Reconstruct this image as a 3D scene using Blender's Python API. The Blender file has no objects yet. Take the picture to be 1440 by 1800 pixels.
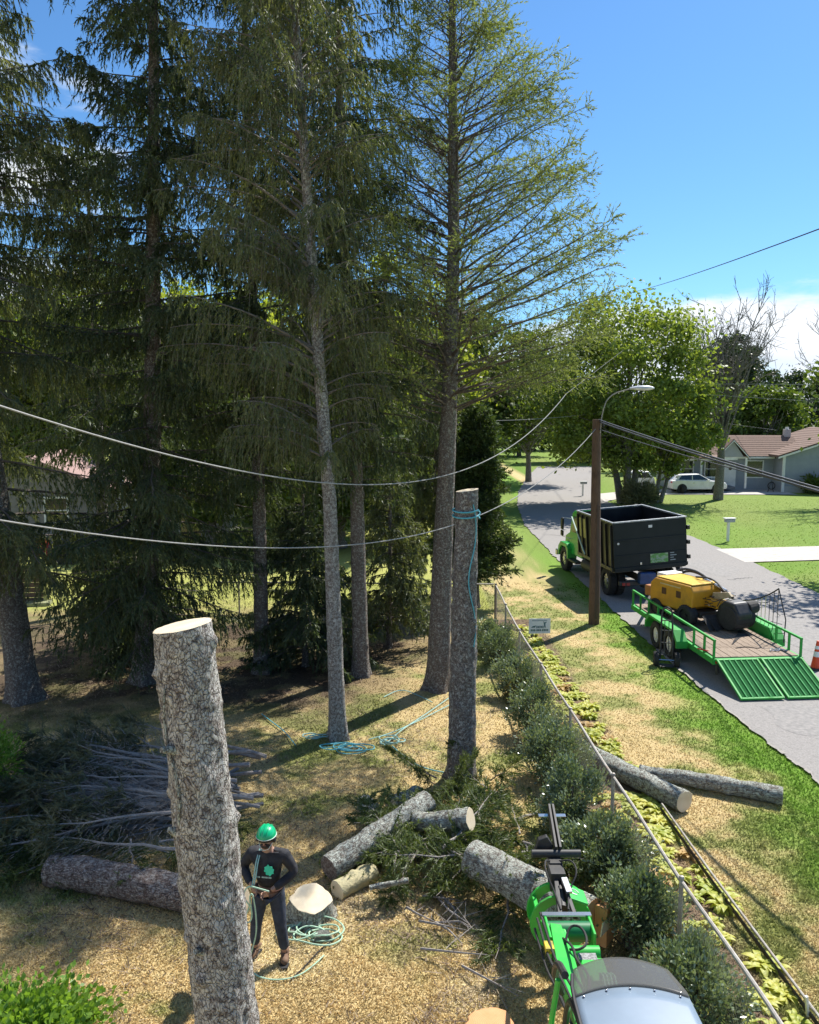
import bpy, math, random
import numpy as np
from mathutils import Vector, Matrix, noise as mnoise
R = math.radians
rnd = random.Random(7)
scene = bpy.context.scene
col = scene.collection

# ------------------------------------------------------------------ camera, sky, sun, exposure
CAMH = 6.3
PITCH = math.atan(175 / 1442)
FPX = 1442.0
cd = bpy.data.cameras.new('camera'); cam = bpy.data.objects.new('camera', cd); col.objects.link(cam)
cam.location = (0, 0, CAMH); cam.rotation_euler = (math.pi / 2 - PITCH, 0, 0)
cd.sensor_fit = 'HORIZONTAL'; cd.sensor_width = 36; cd.lens = 36 * FPX / 1440
cd.clip_start = 0.1; cd.clip_end = 3000
scene.camera = cam
SUN_EL = R(50.5); SUN_AZ = math.atan2(0.65, 0.76)          # measured from +Y towards +X
sund = Vector((math.sin(SUN_AZ) * math.cos(SUN_EL), math.cos(SUN_AZ) * math.cos(SUN_EL), math.sin(SUN_EL)))
sl = bpy.data.lights.new('sun', 'SUN'); sl.energy = 5.0; sl.angle = R(0.55); sl.color = (1.0, 0.955, 0.88)
so = bpy.data.objects.new('sun', sl); col.objects.link(so)
so.rotation_euler = (-sund).to_track_quat('-Z', 'Y').to_euler(); so.location = (10, 10, 40)
scene.view_settings.view_transform = 'Standard'; scene.view_settings.look = 'None'
scene.view_settings.exposure = 0.74; scene.view_settings.gamma = 1.0
scene.view_settings.use_curve_mapping = False

world = bpy.data.worlds.new('World'); scene.world = world; world.use_nodes = True
wt = world.node_tree; wt.nodes.clear()
def wn(t, **k):
    n = wt.nodes.new(t)
    for a, b in k.items(): setattr(n, a, b)
    return n
sky = wn('ShaderNodeTexSky'); sky.sky_type = 'NISHITA'; sky.sun_disc = False
sky.sun_elevation = SUN_EL; sky.sun_rotation = SUN_AZ
sky.air_density = 1.0; sky.dust_density = 0.3; sky.ozone_density = 3.0
tint = wn('ShaderNodeMixRGB', blend_type='MULTIPLY'); tint.inputs[0].default_value = 1; tint.inputs[2].default_value = (0.72, 1.12, 1.42, 1)
tc = wn('ShaderNodeTexCoord'); sx = wn('ShaderNodeSeparateXYZ')
mp = wn('ShaderNodeMapping'); mp.inputs['Scale'].default_value = (1.0, 1.0, 3.2); mp.inputs['Location'].default_value = (3.1, 0.4, 0.2)
nz = wn('ShaderNodeTexNoise'); nz.inputs['Scale'].default_value = 3.4; nz.inputs['Detail'].default_value = 9; nz.inputs['Roughness'].default_value = 0.58
ez = wn('ShaderNodeValToRGB')
e = ez.color_ramp; e.elements[0].position = 0.0; e.elements[0].color = (.62, .62, .62, 1); e.elements[1].position = 1.0; e.elements[1].color = (.2, .2, .2, 1)
for p_, v_ in ((.10, .59), (.120, .47), (.142, .30), (.175, .17), (.40, .22)):
    q = e.elements.new(p_); q.color = (v_, v_, v_, 1)
lx = wn('ShaderNodeMapRange'); lx.inputs[1].default_value = -0.2; lx.inputs[2].default_value = -0.42; lx.inputs[3].default_value = 0; lx.inputs[4].default_value = 0.31
ad = wn('ShaderNodeMath', operation='ADD'); ad2 = wn('ShaderNodeMath', operation='ADD')
cr = wn('ShaderNodeMapRange', interpolation_type='SMOOTHSTEP'); cr.inputs[1].default_value = 0.93; cr.inputs[2].default_value = 1.10
cl2 = wn('ShaderNodeMapRange'); cl2.inputs[1].default_value = .35; cl2.inputs[2].default_value = .75
cc = wn('ShaderNodeMixRGB'); cc.inputs[1].default_value = (7.0, 8.0, 9.6, 1); cc.inputs[2].default_value = (11, 11.3, 11.6, 1)
mx = wn('ShaderNodeMixRGB'); bg = wn('ShaderNodeBackground'); bg.inputs[1].default_value = 0.067
wo = wn('ShaderNodeOutputWorld')
L = wt.links.new
L(sky.outputs[0], tint.inputs[1]); L(tc.outputs['Generated'], sx.inputs[0]); L(tc.outputs['Generated'], mp.inputs[0]); L(mp.outputs[0], nz.inputs[0])
L(sx.outputs[2], ez.inputs[0]); L(sx.outputs[0], lx.inputs[0]); L(nz.outputs[0], ad.inputs[0]); L(ez.outputs[0], ad.inputs[1])
L(ad.outputs[0], ad2.inputs[0]); L(lx.outputs[0], ad2.inputs[1]); L(ad2.outputs[0], cr.inputs[0])
L(nz.outputs[0], cl2.inputs[0]); L(cl2.outputs[0], cc.inputs[0])
L(tint.outputs[0], mx.inputs[1]); L(cc.outputs[0], mx.inputs[2]); L(cr.outputs[0], mx.inputs[0])
L(mx.outputs[0], bg.inputs[0]); L(bg.outputs[0], wo.inputs[0])

# ------------------------------------------------------------------ helpers
def P(x, y, z=0.0):
    """ground (or height z) point seen at photograph position x, y: used once, while the places were measured"""
    c, s = math.cos(PITCH), math.sin(PITCH)
    u = (x - 720) / FPX; v = (y - 900) / FPX
    d = (u, c - v * s, -(s + v * c)); t = (z - CAMH) / d[2]
    return Vector((d[0] * t, d[1] * t, z))

def tag(o, label=None, cat=None, group=None, kind=None):
    if label: o['label'] = label
    if cat: o['category'] = cat
    if group: o['group'] = group
    if kind: o['kind'] = kind
    return o
def thing(name, label, cat, loc=(0, 0, 0), rz=0, group=None):
    o = bpy.data.objects.new(name, None); col.objects.link(o); o.empty_display_size = .1
    o.location = loc; o.rotation_euler = (0, 0, rz)
    return tag(o, label, cat, group)
def link(name, me, m=None, parent=None):
    o = bpy.data.objects.new(name, me); col.objects.link(o)
    if m is not None and not me.materials: me.materials.append(m)
    if parent: o.parent = parent
    return o
def kids(o): return [c for c in bpy.data.objects if c.parent == o]
def copy_tree(o, parent=None):
    c = o.copy(); col.objects.link(c); c.parent = parent
    for ch in KIDS.get(o.name, None) or kids(o): copy_tree(ch, c)
    return c
KIDS = {}

def np_mesh(name, V, F, m=None, parent=None, smooth=False, colors=None):
    V = np.asarray(V, np.float32).reshape(-1, 3); F = np.asarray(F, np.int32)
    n, k = F.shape
    me = bpy.data.meshes.new(name)
    me.vertices.add(len(V)); me.vertices.foreach_set('co', V.ravel())
    me.loops.add(n * k); me.loops.foreach_set('vertex_index', F.ravel())
    me.polygons.add(n); me.polygons.foreach_set('loop_start', np.arange(0, n * k, k, dtype=np.int32))
    if smooth: me.polygons.foreach_set('use_smooth', np.ones(n, dtype=bool))
    if colors is not None:
        a = me.color_attributes.new('tone', 'FLOAT_COLOR', 'POINT')
        cc_ = np.ones((len(V), 4), np.float32); cc_[:, :3] = colors; a.data.foreach_set('color', cc_.ravel())
    me.update(calc_edges=True)
    return link(name, me, m, parent)
def soup(name, T, m, parent=None, colors=None):
    T = np.asarray(T, np.float32); n, k = T.shape[:2]
    if colors is not None: colors = np.repeat(colors, k, axis=0)
    return np_mesh(name, T.reshape(-1, 3), np.arange(n * k).reshape(n, k), m, parent, colors=colors)

class MB:
    def __init__(s): s.v = []; s.f = []; s.sm = False
    def add(s, vs, fs):
        b = len(s.v); s.v += [tuple(v) for v in vs]; s.f += [tuple(i + b for i in f) for f in fs]; return s
    def box(s, c, d, rot=None, taper=1.0):
        hx, hy, hz = d[0] / 2, d[1] / 2, d[2] / 2
        vs = []
        for z, k in ((-hz, 1), (hz, taper)):
            for x, y in ((-hx, -hy), (hx, -hy), (hx, hy), (-hx, hy)): vs.append(Vector((x * k, y * k, z)))
        if rot is not None:
            M_ = rot if isinstance(rot, Matrix) else Matrix.Rotation(rot[2], 3, 'Z') @ Matrix.Rotation(rot[1], 3, 'Y') @ Matrix.Rotation(rot[0], 3, 'X')
            vs = [M_ @ v for v in vs]
        vs = [v + Vector(c) for v in vs]
        return s.add(vs, [(3, 2, 1, 0), (4, 5, 6, 7), (0, 1, 5, 4), (1, 2, 6, 5), (2, 3, 7, 6), (3, 0, 4, 7)])
    def bar(s, a, b, w, h=None):
        a, b = Vector(a), Vector(b); d = b - a
        if d.length < 1e-6: return s
        q = d.to_track_quat('Z', 'Y').to_matrix()
        return s.box((a + b) / 2, (w, h or w, d.length), q)
    def tube(s, pts, r, n=8, cap=True):
        pts = [Vector(p) for p in pts]; m = len(pts)
        rr = r if isinstance(r, (list, tuple)) else [r] * m
        up = Vector((0, 0, 1)); vs = []; pa = None
        for i, p in enumerate(pts):
            t = (pts[min(i + 1, m - 1)] - pts[max(i - 1, 0)])
            t = t.normalized() if t.length > 1e-9 else up
            if pa is None: a = t.cross(up if abs(t.z) < .9 else Vector((1, 0, 0))).normalized()
            else:
                a = pa - t * pa.dot(t); a = a.normalized() if a.length > 1e-6 else t.orthogonal().normalized()
            pa = a; b = t.cross(a)
            for k in range(n):
                an = 2 * math.pi * k / n
                vs.append(p + (a * math.cos(an) + b * math.sin(an)) * rr[i])
        fs = [(i * n + k, i * n + (k + 1) % n, (i + 1) * n + (k + 1) % n, (i + 1) * n + k) for i in range(m - 1) for k in range(n)]
        if cap: fs += [tuple(range(n))[::-1], tuple((m - 1) * n + k for k in range(n))]
        return s.add(vs, fs)
    def cyl(s, a, b, r, n=16, r2=None): return s.tube([a, b], [r, r2 if r2 is not None else r], n)
    def prism(s, out, axis, lo, hi):
        """outline of (a, b) pairs extruded along an axis: 'x' -> (y, z), 'y' -> (x, z), 'z' -> (x, y)"""
        def mk(a, b, t): return {'x': (t, a, b), 'y': (a, t, b), 'z': (a, b, t)}[axis]
        n = len(out)
        vs = [mk(a, b, lo) for a, b in out] + [mk(a, b, hi) for a, b in out]
        fs = [tuple(range(n)), tuple(range(n, 2 * n))[::-1]] + [(i, i + n, (i + 1) % n + n, (i + 1) % n) for i in range(n)]
        return s.add(vs, fs)
    def sphere(s, c, r, n=12, sc=(1, 1, 1), lo=-1.0):
        vs = []; m = n // 2
        z0 = math.asin(lo)
        for i in range(m + 1):
            th = z0 + (math.pi / 2 - z0) * i / m
            for k in range(n):
                a = 2 * math.pi * k / n
                vs.append((c[0] + r * sc[0] * math.cos(th) * math.cos(a), c[1] + r * sc[1] * math.cos(th) * math.sin(a), c[2] + r * sc[2] * math.sin(th)))
        return s.add(vs, [(i * n + k, i * n + (k + 1) % n, (i + 1) * n + (k + 1) % n, (i + 1) * n + k) for i in range(m) for k in range(n)])
    def build(s, name, m, parent=None, smooth=False, bevel=0, seg=2, label=None):
        me = bpy.data.meshes.new(name); me.from_pydata(s.v, [], s.f)
        import bmesh
        bm = bmesh.new(); bm.from_mesh(me); bmesh.ops.recalc_face_normals(bm, faces=bm.faces); bm.to_mesh(me); bm.free()
        o = link(name, me, m, parent)
        if smooth or s.sm:
            me.polygons.foreach_set('use_smooth', [True] * len(me.polygons))
            md = o.modifiers.new('edge', 'EDGE_SPLIT'); md.split_angle = R(40)
        if bevel:
            b = o.modifiers.new('bevel', 'BEVEL'); b.width = bevel; b.segments = seg; b.limit_method = 'ANGLE'; b.angle_limit = R(35)
        if label: o['label'] = label
        return o

# ------------------------------------------------------------------ numpy noise
def _h(ix, iy, s):
    n = (ix.astype(np.int64) * 374761393 + iy.astype(np.int64) * 668265263 + s * 982451653) & 0x7fffffff
    n = ((n ^ (n >> 13)) * 1274126177) & 0x7fffffff
    return ((n ^ (n >> 16)) & 0xffff) / 65535.0
def vnoise(x, y, s=0):
    ix, iy = np.floor(x), np.floor(y); fx, fy = x - ix, y - iy
    fx = fx * fx * (3 - 2 * fx); fy = fy * fy * (3 - 2 * fy)
    a, b, c, d = _h(ix, iy, s), _h(ix + 1, iy, s), _h(ix, iy + 1, s), _h(ix + 1, iy + 1, s)
    return (a * (1 - fx) + b * fx) * (1 - fy) + (c * (1 - fx) + d * fx) * fy
def fbm(x, y, s=0, o=4):
    t = 0; a = .5; w = 0
    for i in range(o):
        t = t + a * vnoise(x * 2 ** i + 17.3 * i, y * 2 ** i - 9.1 * i, s + i); w += a; a *= .55
    return t / w
def sstep(a, b, x):
    t = np.clip((x - a) / (b - a), 0, 1); return t * t * (3 - 2 * t)

# ------------------------------------------------------------------ materials
MATS = {}
def mat(name, c1, c2=None, rough=.6, scale=6, detail=6, bump=0, bscale=None, metal=0, spec=.5, stretch=(1, 1, 1), contrast=(.35, .65), coat=0, dirt=None):
    if name in MATS: return MATS[name]
    m = bpy.data.materials.new(name); m.use_nodes = True; MATS[name] = m
    t = m.node_tree; b = t.nodes['Principled BSDF']; N = t.nodes.new; K = t.links.new
    b.inputs['Roughness'].default_value = rough; b.inputs['Metallic'].default_value = metal; b.inputs['Specular IOR Level'].default_value = spec
    if coat: b.inputs['Coat Weight'].default_value = coat; b.inputs['Coat Roughness'].default_value = .1
    c2 = c2 or tuple(k * .8 for k in c1)
    tcn = N('ShaderNodeTexCoord'); mp_ = N('ShaderNodeMapping'); mp_.inputs['Scale'].default_value = stretch
    K(tcn.outputs['Object'], mp_.inputs[0])
    n1 = N('ShaderNodeTexNoise'); n1.inputs['Scale'].default_value = scale; n1.inputs['Detail'].default_value = detail; n1.inputs['Roughness'].default_value = .6
    K(mp_.outputs[0], n1.inputs[0])
    r = N('ShaderNodeMapRange'); r.inputs[1].default_value = contrast[0]; r.inputs[2].default_value = contrast[1]; K(n1.outputs[0], r.inputs[0])
    mx_ = N('ShaderNodeMixRGB'); mx_.inputs[1].default_value = (*c1, 1); mx_.inputs[2].default_value = (*c2, 1); K(r.outputs[0], mx_.inputs[0])
    out = mx_.outputs[0]
    if dirt:
        n3 = N('ShaderNodeTexNoise'); n3.inputs['Scale'].default_value = scale * .35; n3.inputs['Detail'].default_value = 8; n3.inputs['Roughness'].default_value = .7; K(tcn.outputs['Object'], n3.inputs[0])
        r3 = N('ShaderNodeMapRange'); r3.inputs[1].default_value = .52; r3.inputs[2].default_value = .72; r3.inputs[4].default_value = .6; K(n3.outputs[0], r3.inputs[0])
        m3 = N('ShaderNodeMixRGB'); m3.inputs[2].default_value = (*dirt, 1); K(r3.outputs[0], m3.inputs[0]); K(out, m3.inputs[1]); out = m3.outputs[0]
        ra = N('ShaderNodeMath'); ra.operation = 'MULTIPLY_ADD'; ra.inputs[1].default_value = .5; ra.inputs[2].default_value = rough; K(r3.outputs[0], ra.inputs[0]); K(ra.outputs[0], b.inputs['Roughness'])
    K(out, b.inputs['Base Color'])
    if bump:
        n2 = N('ShaderNodeTexNoise'); n2.inputs['Scale'].default_value = bscale or scale * 3; n2.inputs['Detail'].default_value = 6; K(mp_.outputs[0], n2.inputs[0])
        bp = N('ShaderNodeBump'); bp.inputs['Strength'].default_value = 1; bp.inputs['Distance'].default_value = bump; K(n2.outputs[0], bp.inputs['Height']); K(bp.outputs[0], b.inputs['Normal'])
    return m

def leafmat(name, c1, c2, trans=.35, rough=.55, scale=3.0, spec=.35, tcol=None):
    if name in MATS: return MATS[name]
    m = bpy.data.materials.new(name); m.use_nodes = True; MATS[name] = m
    t = m.node_tree; b = t.nodes['Principled BSDF']; N = t.nodes.new; K = t.links.new; o = t.nodes['Material Output']
    b.inputs['Roughness'].default_value = rough; b.inputs['Specular IOR Level'].default_value = spec
    g = N('ShaderNodeNewGeometry')
    n1 = N('ShaderNodeTexNoise'); n1.inputs['Scale'].default_value = scale; n1.inputs['Detail'].default_value = 2; K(g.outputs['Position'], n1.inputs[0])
    n2 = N('ShaderNodeTexNoise'); n2.inputs['Scale'].default_value = scale * 14; n2.inputs['Detail'].default_value = 1; K(g.outputs['Position'], n2.inputs[0])
    a = N('ShaderNodeMath'); a.operation = 'ADD'; K(n1.outputs[0], a.inputs[0]); K(n2.outputs[0], a.inputs[1])
    r = N('ShaderNodeMapRange'); r.inputs[1].default_value = .72; r.inputs[2].default_value = 1.28; K(a.outputs[0], r.inputs[0])
    mx_ = N('ShaderNodeMixRGB'); mx_.inputs[1].default_value = (*c1, 1); mx_.inputs[2].default_value = (*c2, 1); K(r.outputs[0], mx_.inputs[0]); K(mx_.outputs[0], b.inputs['Base Color'])
    tr = N('ShaderNodeBsdfTranslucent')
    tm = N('ShaderNodeMixRGB'); tm.blend_type = 'MULTIPLY'; tm.inputs[0].default_value = 1; tm.inputs[2].default_value = (*(tcol or (1.5, 1.45, .55)), 1); K(mx_.outputs[0], tm.inputs[1]); K(tm.outputs[0], tr.inputs[0])
    ms = N('ShaderNodeMixShader'); ms.inputs[0].default_value = trans; K(b.outputs[0], ms.inputs[1]); K(tr.outputs[0], ms.inputs[2]); K(ms.outputs[0], o.inputs[0])
    return m

def barkmat(name, dark, light, lichen, lich=.5, scale=9, bump=.02, zs=.35):
    if name in MATS: return MATS[name]
    m = bpy.data.materials.new(name); m.use_nodes = True; MATS[name] = m
    t = m.node_tree; b = t.nodes['Principled BSDF']; N = t.nodes.new; K = t.links.new
    b.inputs['Roughness'].default_value = .9; b.inputs['Specular IOR Level'].default_value = .2
    tcn = N('ShaderNodeTexCoord'); mp_ = N('ShaderNodeMapping'); mp_.inputs['Scale'].default_value = (1, 1, zs); K(tcn.outputs['Object'], mp_.inputs[0])
    wz = N('ShaderNodeTexNoise'); wz.inputs['Scale'].default_value = scale * .9; wz.inputs['Detail'].default_value = 3; K(mp_.outputs[0], wz.inputs[0])
    wm = N('ShaderNodeVectorMath'); wm.operation = 'MULTIPLY_ADD'; wm.inputs[1].default_value = (.22,) * 3; K(wz.outputs['Color'], wm.inputs[0]); K(mp_.outputs[0], wm.inputs[2])
    v = N('ShaderNodeTexVoronoi'); v.feature = 'DISTANCE_TO_EDGE'; v.inputs['Scale'].default_value = scale * 4.6; K(wm.outputs[0], v.inputs[0])
    cr_ = N('ShaderNodeMapRange'); cr_.inputs[1].default_value = 0; cr_.inputs[2].default_value = .10; cr_.inputs[3].default_value = .25; K(v.outputs[0], cr_.inputs[0])
    n1 = N('ShaderNodeTexNoise'); n1.inputs['Scale'].default_value = scale * 7; n1.inputs['Detail'].default_value = 8; n1.inputs['Roughness'].default_value = .7; K(tcn.outputs['Object'], n1.inputs[0])
    nr = N('ShaderNodeMapRange'); nr.inputs[1].default_value = .36; nr.inputs[2].default_value = .60; nr.inputs[3].default_value = .08; K(n1.outputs[0], nr.inputs[0])
    mu = N('ShaderNodeMath'); mu.operation = 'MULTIPLY'; K(cr_.outputs[0], mu.inputs[0]); K(nr.outputs[0], mu.inputs[1])
    c1 = N('ShaderNodeMixRGB'); c1.inputs[1].default_value = (*dark, 1); c1.inputs[2].default_value = (*light, 1); K(mu.outputs[0], c1.inputs[0])
    n2 = N('ShaderNodeTexNoise'); n2.inputs['Scale'].default_value = scale * 2.2; n2.inputs['Detail'].default_value = 9; n2.inputs['Roughness'].default_value = .75; K(tcn.outputs['Object'], n2.inputs[0])
    lr = N('ShaderNodeMapRange'); lr.inputs[1].default_value = .62 - .22 * lich; lr.inputs[2].default_value = .70 - .18 * lich; K(n2.outputs[0], lr.inputs[0])
    lm = N('ShaderNodeMath'); lm.operation = 'MULTIPLY'; K(lr.outputs[0], lm.inputs[0]); K(cr_.outputs[0], lm.inputs[1])
    c2 = N('ShaderNodeMixRGB'); c2.inputs[2].default_value = (*lichen, 1); K(lm.outputs[0], c2.inputs[0]); K(c1.outputs[0], c2.inputs[1]); K(c2.outputs[0], b.inputs['Base Color'])
    ha = N('ShaderNodeMath'); ha.operation = 'ADD'; K(cr_.outputs[0], ha.inputs[0]); K(n1.outputs[0], ha.inputs[1])
    bp = N('ShaderNodeBump'); bp.inputs['Distance'].default_value = bump; K(ha.outputs[0], bp.inputs['Height']); K(bp.outputs[0], b.inputs['Normal'])
    return m

def ringmat(name, c1, c2, rad=.2):
    if name in MATS: return MATS[name]
    m = bpy.data.materials.new(name); m.use_nodes = True; MATS[name] = m
    t = m.node_tree; b = t.nodes['Principled BSDF']; N = t.nodes.new; K = t.links.new
    b.inputs['Roughness'].default_value = .8; b.inputs['Specular IOR Level'].default_value = .2
    tcn = N('ShaderNodeTexCoord'); w = N('ShaderNodeTexWave'); w.wave_type = 'RINGS'; w.rings_direction = 'Z'
    w.inputs['Scale'].default_value = 18; w.inputs['Distortion'].default_value = 2.5; w.inputs['Detail'].default_value = 3; K(tcn.outputs['Object'], w.inputs[0])
    n = N('ShaderNodeTexNoise'); n.inputs['Scale'].default_value = 7; n.inputs['Detail'].default_value = 8; K(tcn.outputs['Object'], n.inputs[0])
    a = N('ShaderNodeMath'); a.operation = 'MULTIPLY_ADD'; a.inputs[1].default_value = .35; K(w.outputs[1], a.inputs[0]); K(n.outputs[0], a.inputs[2])
    r = N('ShaderNodeMapRange'); r.inputs[1].default_value = .4; r.inputs[2].default_value = .95; K(a.outputs[0], r.inputs[0])
    mx_ = N('ShaderNodeMixRGB'); mx_.inputs[1].default_value = (*c1, 1); mx_.inputs[2].default_value = (*c2, 1); K(r.outputs[0], mx_.inputs[0]); K(mx_.outputs[0], b.inputs['Base Color'])
    bp = N('ShaderNodeBump'); bp.inputs['Distance'].default_value = .004; K(n.outputs[0], bp.inputs['Height']); K(bp.outputs[0], b.inputs['Normal'])
    return m

def tonemat(name, bump=.01, bs=60, rough=.9, mulscale=38, lo=.55, hi=1.35, trans=0):
    """base colour comes from the mesh's own tone attribute (kind of ground cover), with fine grain on top"""
    m = bpy.data.materials.new(name); m.use_nodes = True; MATS[name] = m
    t = m.node_tree; b = t.nodes['Principled BSDF']; N = t.nodes.new; K = t.links.new
    b.inputs['Roughness'].default_value = rough; b.inputs['Specular IOR Level'].default_value = .15
    a = N('ShaderNodeAttribute'); a.attribute_name = 'tone'
    g = N('ShaderNodeNewGeometry'); n = N('ShaderNodeTexNoise'); n.inputs['Scale'].default_value = mulscale; n.inputs['Detail'].default_value = 5; n.inputs['Roughness'].default_value = .7; K(g.outputs['Position'], n.inputs[0])
    r = N('ShaderNodeMapRange'); r.inputs[1].default_value = .3; r.inputs[2].default_value = .7; r.inputs[3].default_value = lo; r.inputs[4].default_value = hi; K(n.outputs[0], r.inputs[0])
    mu = N('ShaderNodeVectorMath'); mu.operation = 'MULTIPLY'; K(a.outputs[0], mu.inputs[0]); K(r.outputs[0], mu.inputs[1]); K(mu.outputs[0], b.inputs['Base Color'])
    if bump:
        n2 = N('ShaderNodeTexNoise'); n2.inputs['Scale'].default_value = bs; n2.inputs['Detail'].default_value = 4; K(g.outputs['Position'], n2.inputs[0])
        bp = N('ShaderNodeBump'); bp.inputs['Distance'].default_value = bump; K(n2.outputs[0], bp.inputs['Height']); K(bp.outputs[0], b.inputs['Normal'])
    if trans:
        tr = N('ShaderNodeBsdfTranslucent'); K(mu.outputs[0], tr.inputs[0]); ms = N('ShaderNodeMixShader'); ms.inputs[0].default_value = trans
        K(b.outputs[0], ms.inputs[1]); K(tr.outputs[0], ms.inputs[2]); K(ms.outputs[0], t.nodes['Material Output'].inputs[0])
    return m

GREEN = mat('green_paint', (.015, .36, .045), (.02, .30, .05), rough=.3, scale=3, coat=.3, dirt=(.08, .10, .04))
GREEN2 = mat('worn_green_paint', (.03, .23, .06), (.05, .26, .08), spec=.15, rough=.75, scale=9, dirt=(.10, .20, .09))
BLACK = mat('black_paint', (.008, .009, .012), (.014, .015, .018), rough=.35, scale=4, dirt=(.03, .028, .024))
BLKM = mat('black_steel', (.02, .02, .022), (.045, .042, .038), rough=.5, scale=12)
RUBBER = mat('rubber', (.018, .018, .018), (.04, .038, .035), rough=.8, scale=20, bump=.002)
CHROME = mat('chrome', (.6, .6, .6), (.5, .5, .5), rough=.22, metal=.9)
WHITE = mat('white_paint', (.78, .78, .76), (.70, .70, .67), rough=.4, scale=3, dirt=(.5, .48, .42))
YEL = mat('yellow_paint', (.62, .30, .015), (.52, .25, .02), rough=.4, scale=5, dirt=(.25, .15, .05))
GLASS = mat('dark_glass', (.015, .02, .025), (.02, .03, .03), rough=.08, spec=.8)
REDP = mat('red_plastic', (.55, .02, .015), (.45, .02, .02), rough=.4)
DARKI = mat('dark_interior', (.015, .015, .017))
DECK = mat('weathered_plank', (.33, .25, .18), (.19, .14, .10), rough=.85, scale=5, stretch=(8, .7, 8), bump=.004, dirt=(.10, .08, .06))
SPRUCE_BARK = barkmat('spruce_bark', (.06, .048, .04), (.29, .24, .21), (.44, .45, .40), .55, 9, .02)
PALE_BARK = barkmat('lichen_bark', (.10, .08, .07), (.42, .37, .33), (.62, .61, .56), .75, 9, .03)
LOG_BARK = barkmat('log_bark', (.09, .07, .058), (.36, .32, .27), (.54, .57, .50), .9, 8, .03)
GREY_BARK = barkmat('grey_bark', (.09, .08, .07), (.30, .27, .235), (.42, .43, .40), .5, 8, .02)
BRANCH = mat('branch_bark', (.06, .048, .04), (.14, .12, .105), rough=.9, scale=20)
MIDBR = mat('mid_branch_bark', (.13, .11, .095), (.22, .195, .17), rough=.9, scale=20)
PALEBR = mat('pale_branch_bark', (.22, .19, .17), (.34, .31, .28), rough=.9, scale=20)
CUT = ringmat('fresh_cut_wood', (.62, .50, .33), (.74, .65, .48))
CUTO = ringmat('orange_cut_wood', (.55, .26, .11), (.64, .36, .18))

# ------------------------------------------------------------------ ground
SAW = [(-1.35, 8.95, .75), (-1.75, 8.7, .5), (-1.1, 9.5, .5), (-.75, 9.9, .5), (1.0, 9.0, .5), (.7, 8.3, .4), (-0.2, 10.1, .5)]
def gcol(x, y):
    x = np.asarray(x, float); y = np.asarray(y, float)
    n3 = fbm(x * .33, y * .33, 3); n1 = fbm(x * 1.1, y * 1.1, 11); nf = fbm(x * 4.5, y * 4.5, 23, 3)
    tan = np.array((.62, .475, .235)); tan2 = np.array((.47, .36, .17)); grn = np.array((.19, .24, .06)); lush = np.array((.15, .28, .03)); shaded_duff = np.array((.085, .058, .042))
    def mix(a, b, t): return a * (1 - t[..., None]) + b * t[..., None]
    c = mix(np.broadcast_to(tan, x.shape + (3,)), tan2, np.clip((nf - .3) * 2.2, 0, 1))
    g = sstep(.46 + .08 * sstep(15, 12, y) * (x < 3), .64 + .08 * sstep(15, 12, y) * (x < 3), n1 * .55 + n3 * .3 + nf * .2 + .04 * sstep(14, 30, y))
    c = mix(c, grn, g * .8)
    # green strip by the kerb
    edge = 6.95 - .02 * (y - 15)
    g2 = sstep(-1.9, -.5, x - edge + (n1 - .5) * 1.6) * (x < 10)
    c = mix(c, lush, g2 * .95)
    far = sstep(30, 40, y) * (x > 1.5) * (x < 8); c = mix(c, grn * 1.15, far * .6)
    # lawn on the other side of the street
    r_ = (x > 12).astype(float); gr = np.array((.15, .25, .035)); c = mix(c, gr, r_ * np.clip(.85 - (n1 - .45) * 1.6 - (n3 - .5) * .8, .1, 1))
    # back gardens seen between the trunks
    l_ = sstep(24, 27, y) * (x <= 2.6); c = mix(c, np.array((.38, .40, .10)), l_ * .85)
    # brown needle litter under the spruces, darkened further for the shade there
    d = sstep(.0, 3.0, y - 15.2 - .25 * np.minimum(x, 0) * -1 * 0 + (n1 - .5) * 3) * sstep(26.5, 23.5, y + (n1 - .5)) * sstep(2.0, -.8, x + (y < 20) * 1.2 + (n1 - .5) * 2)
    c = mix(c, shaded_duff, d * (.70 + .25 * (fbm(x * 2.3, y * 2.3, 61) > .5)))
    # bed with hostas and soil along the fence
    bed = sstep(2.55, 2.8, x + (nf - .5) * .3) * sstep(4.05, 3.8, x + (nf - .5) * .25) * (y < 24.5)
    c = mix(c, np.array((.17, .115, .08)), bed * .9)
    bare = sstep(.62, .75, n1) * (x > -1) * (x < 3) * (y < 14); c = mix(c, np.array((.30, .20, .13)), bare * .5)
    for sx_, sy_, sr in SAW:
        k = sstep(sr, sr * .35, np.hypot(x - sx_, y - sy_) + (nf - .5) * .5); c = mix(c, np.array((.66, .55, .30)), k * .85)
    return c * (.82 + .36 * nf[..., None])
def axis(lo, hi, a, b, st):
    m = list(np.arange(a, b + 1e-6, st)); l = []; r = []; s_ = st; v = a
    while v > lo: s_ *= 1.35; v -= s_; l.append(v)
    s_ = st; v = b
    while v < hi: s_ *= 1.35; v += s_; r.append(v)
    return np.array(l[::-1] + m + r)
gx = axis(-900, 900, -9, 9, .11); gy = axis(-120, 2200, 6, 28, .11)
GX, GY = np.meshgrid(gx, gy)
def gz(x, y):
    yard = sstep(6.6, 6.0, x) * sstep(40, 30, y)
    return -.03 + yard * (.05 * (fbm(x * .8, y * .8, 5, 3) - .5) + .03)
GZ = gz(GX, GY); nx_, ny_ = len(gx), len(gy)
idx = np.arange(nx_ * ny_).reshape(ny_, nx_)
F = np.stack([idx[:-1, :-1], idx[:-1, 1:], idx[1:, 1:], idx[1:, :-1]], -1).reshape(-1, 4)
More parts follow.
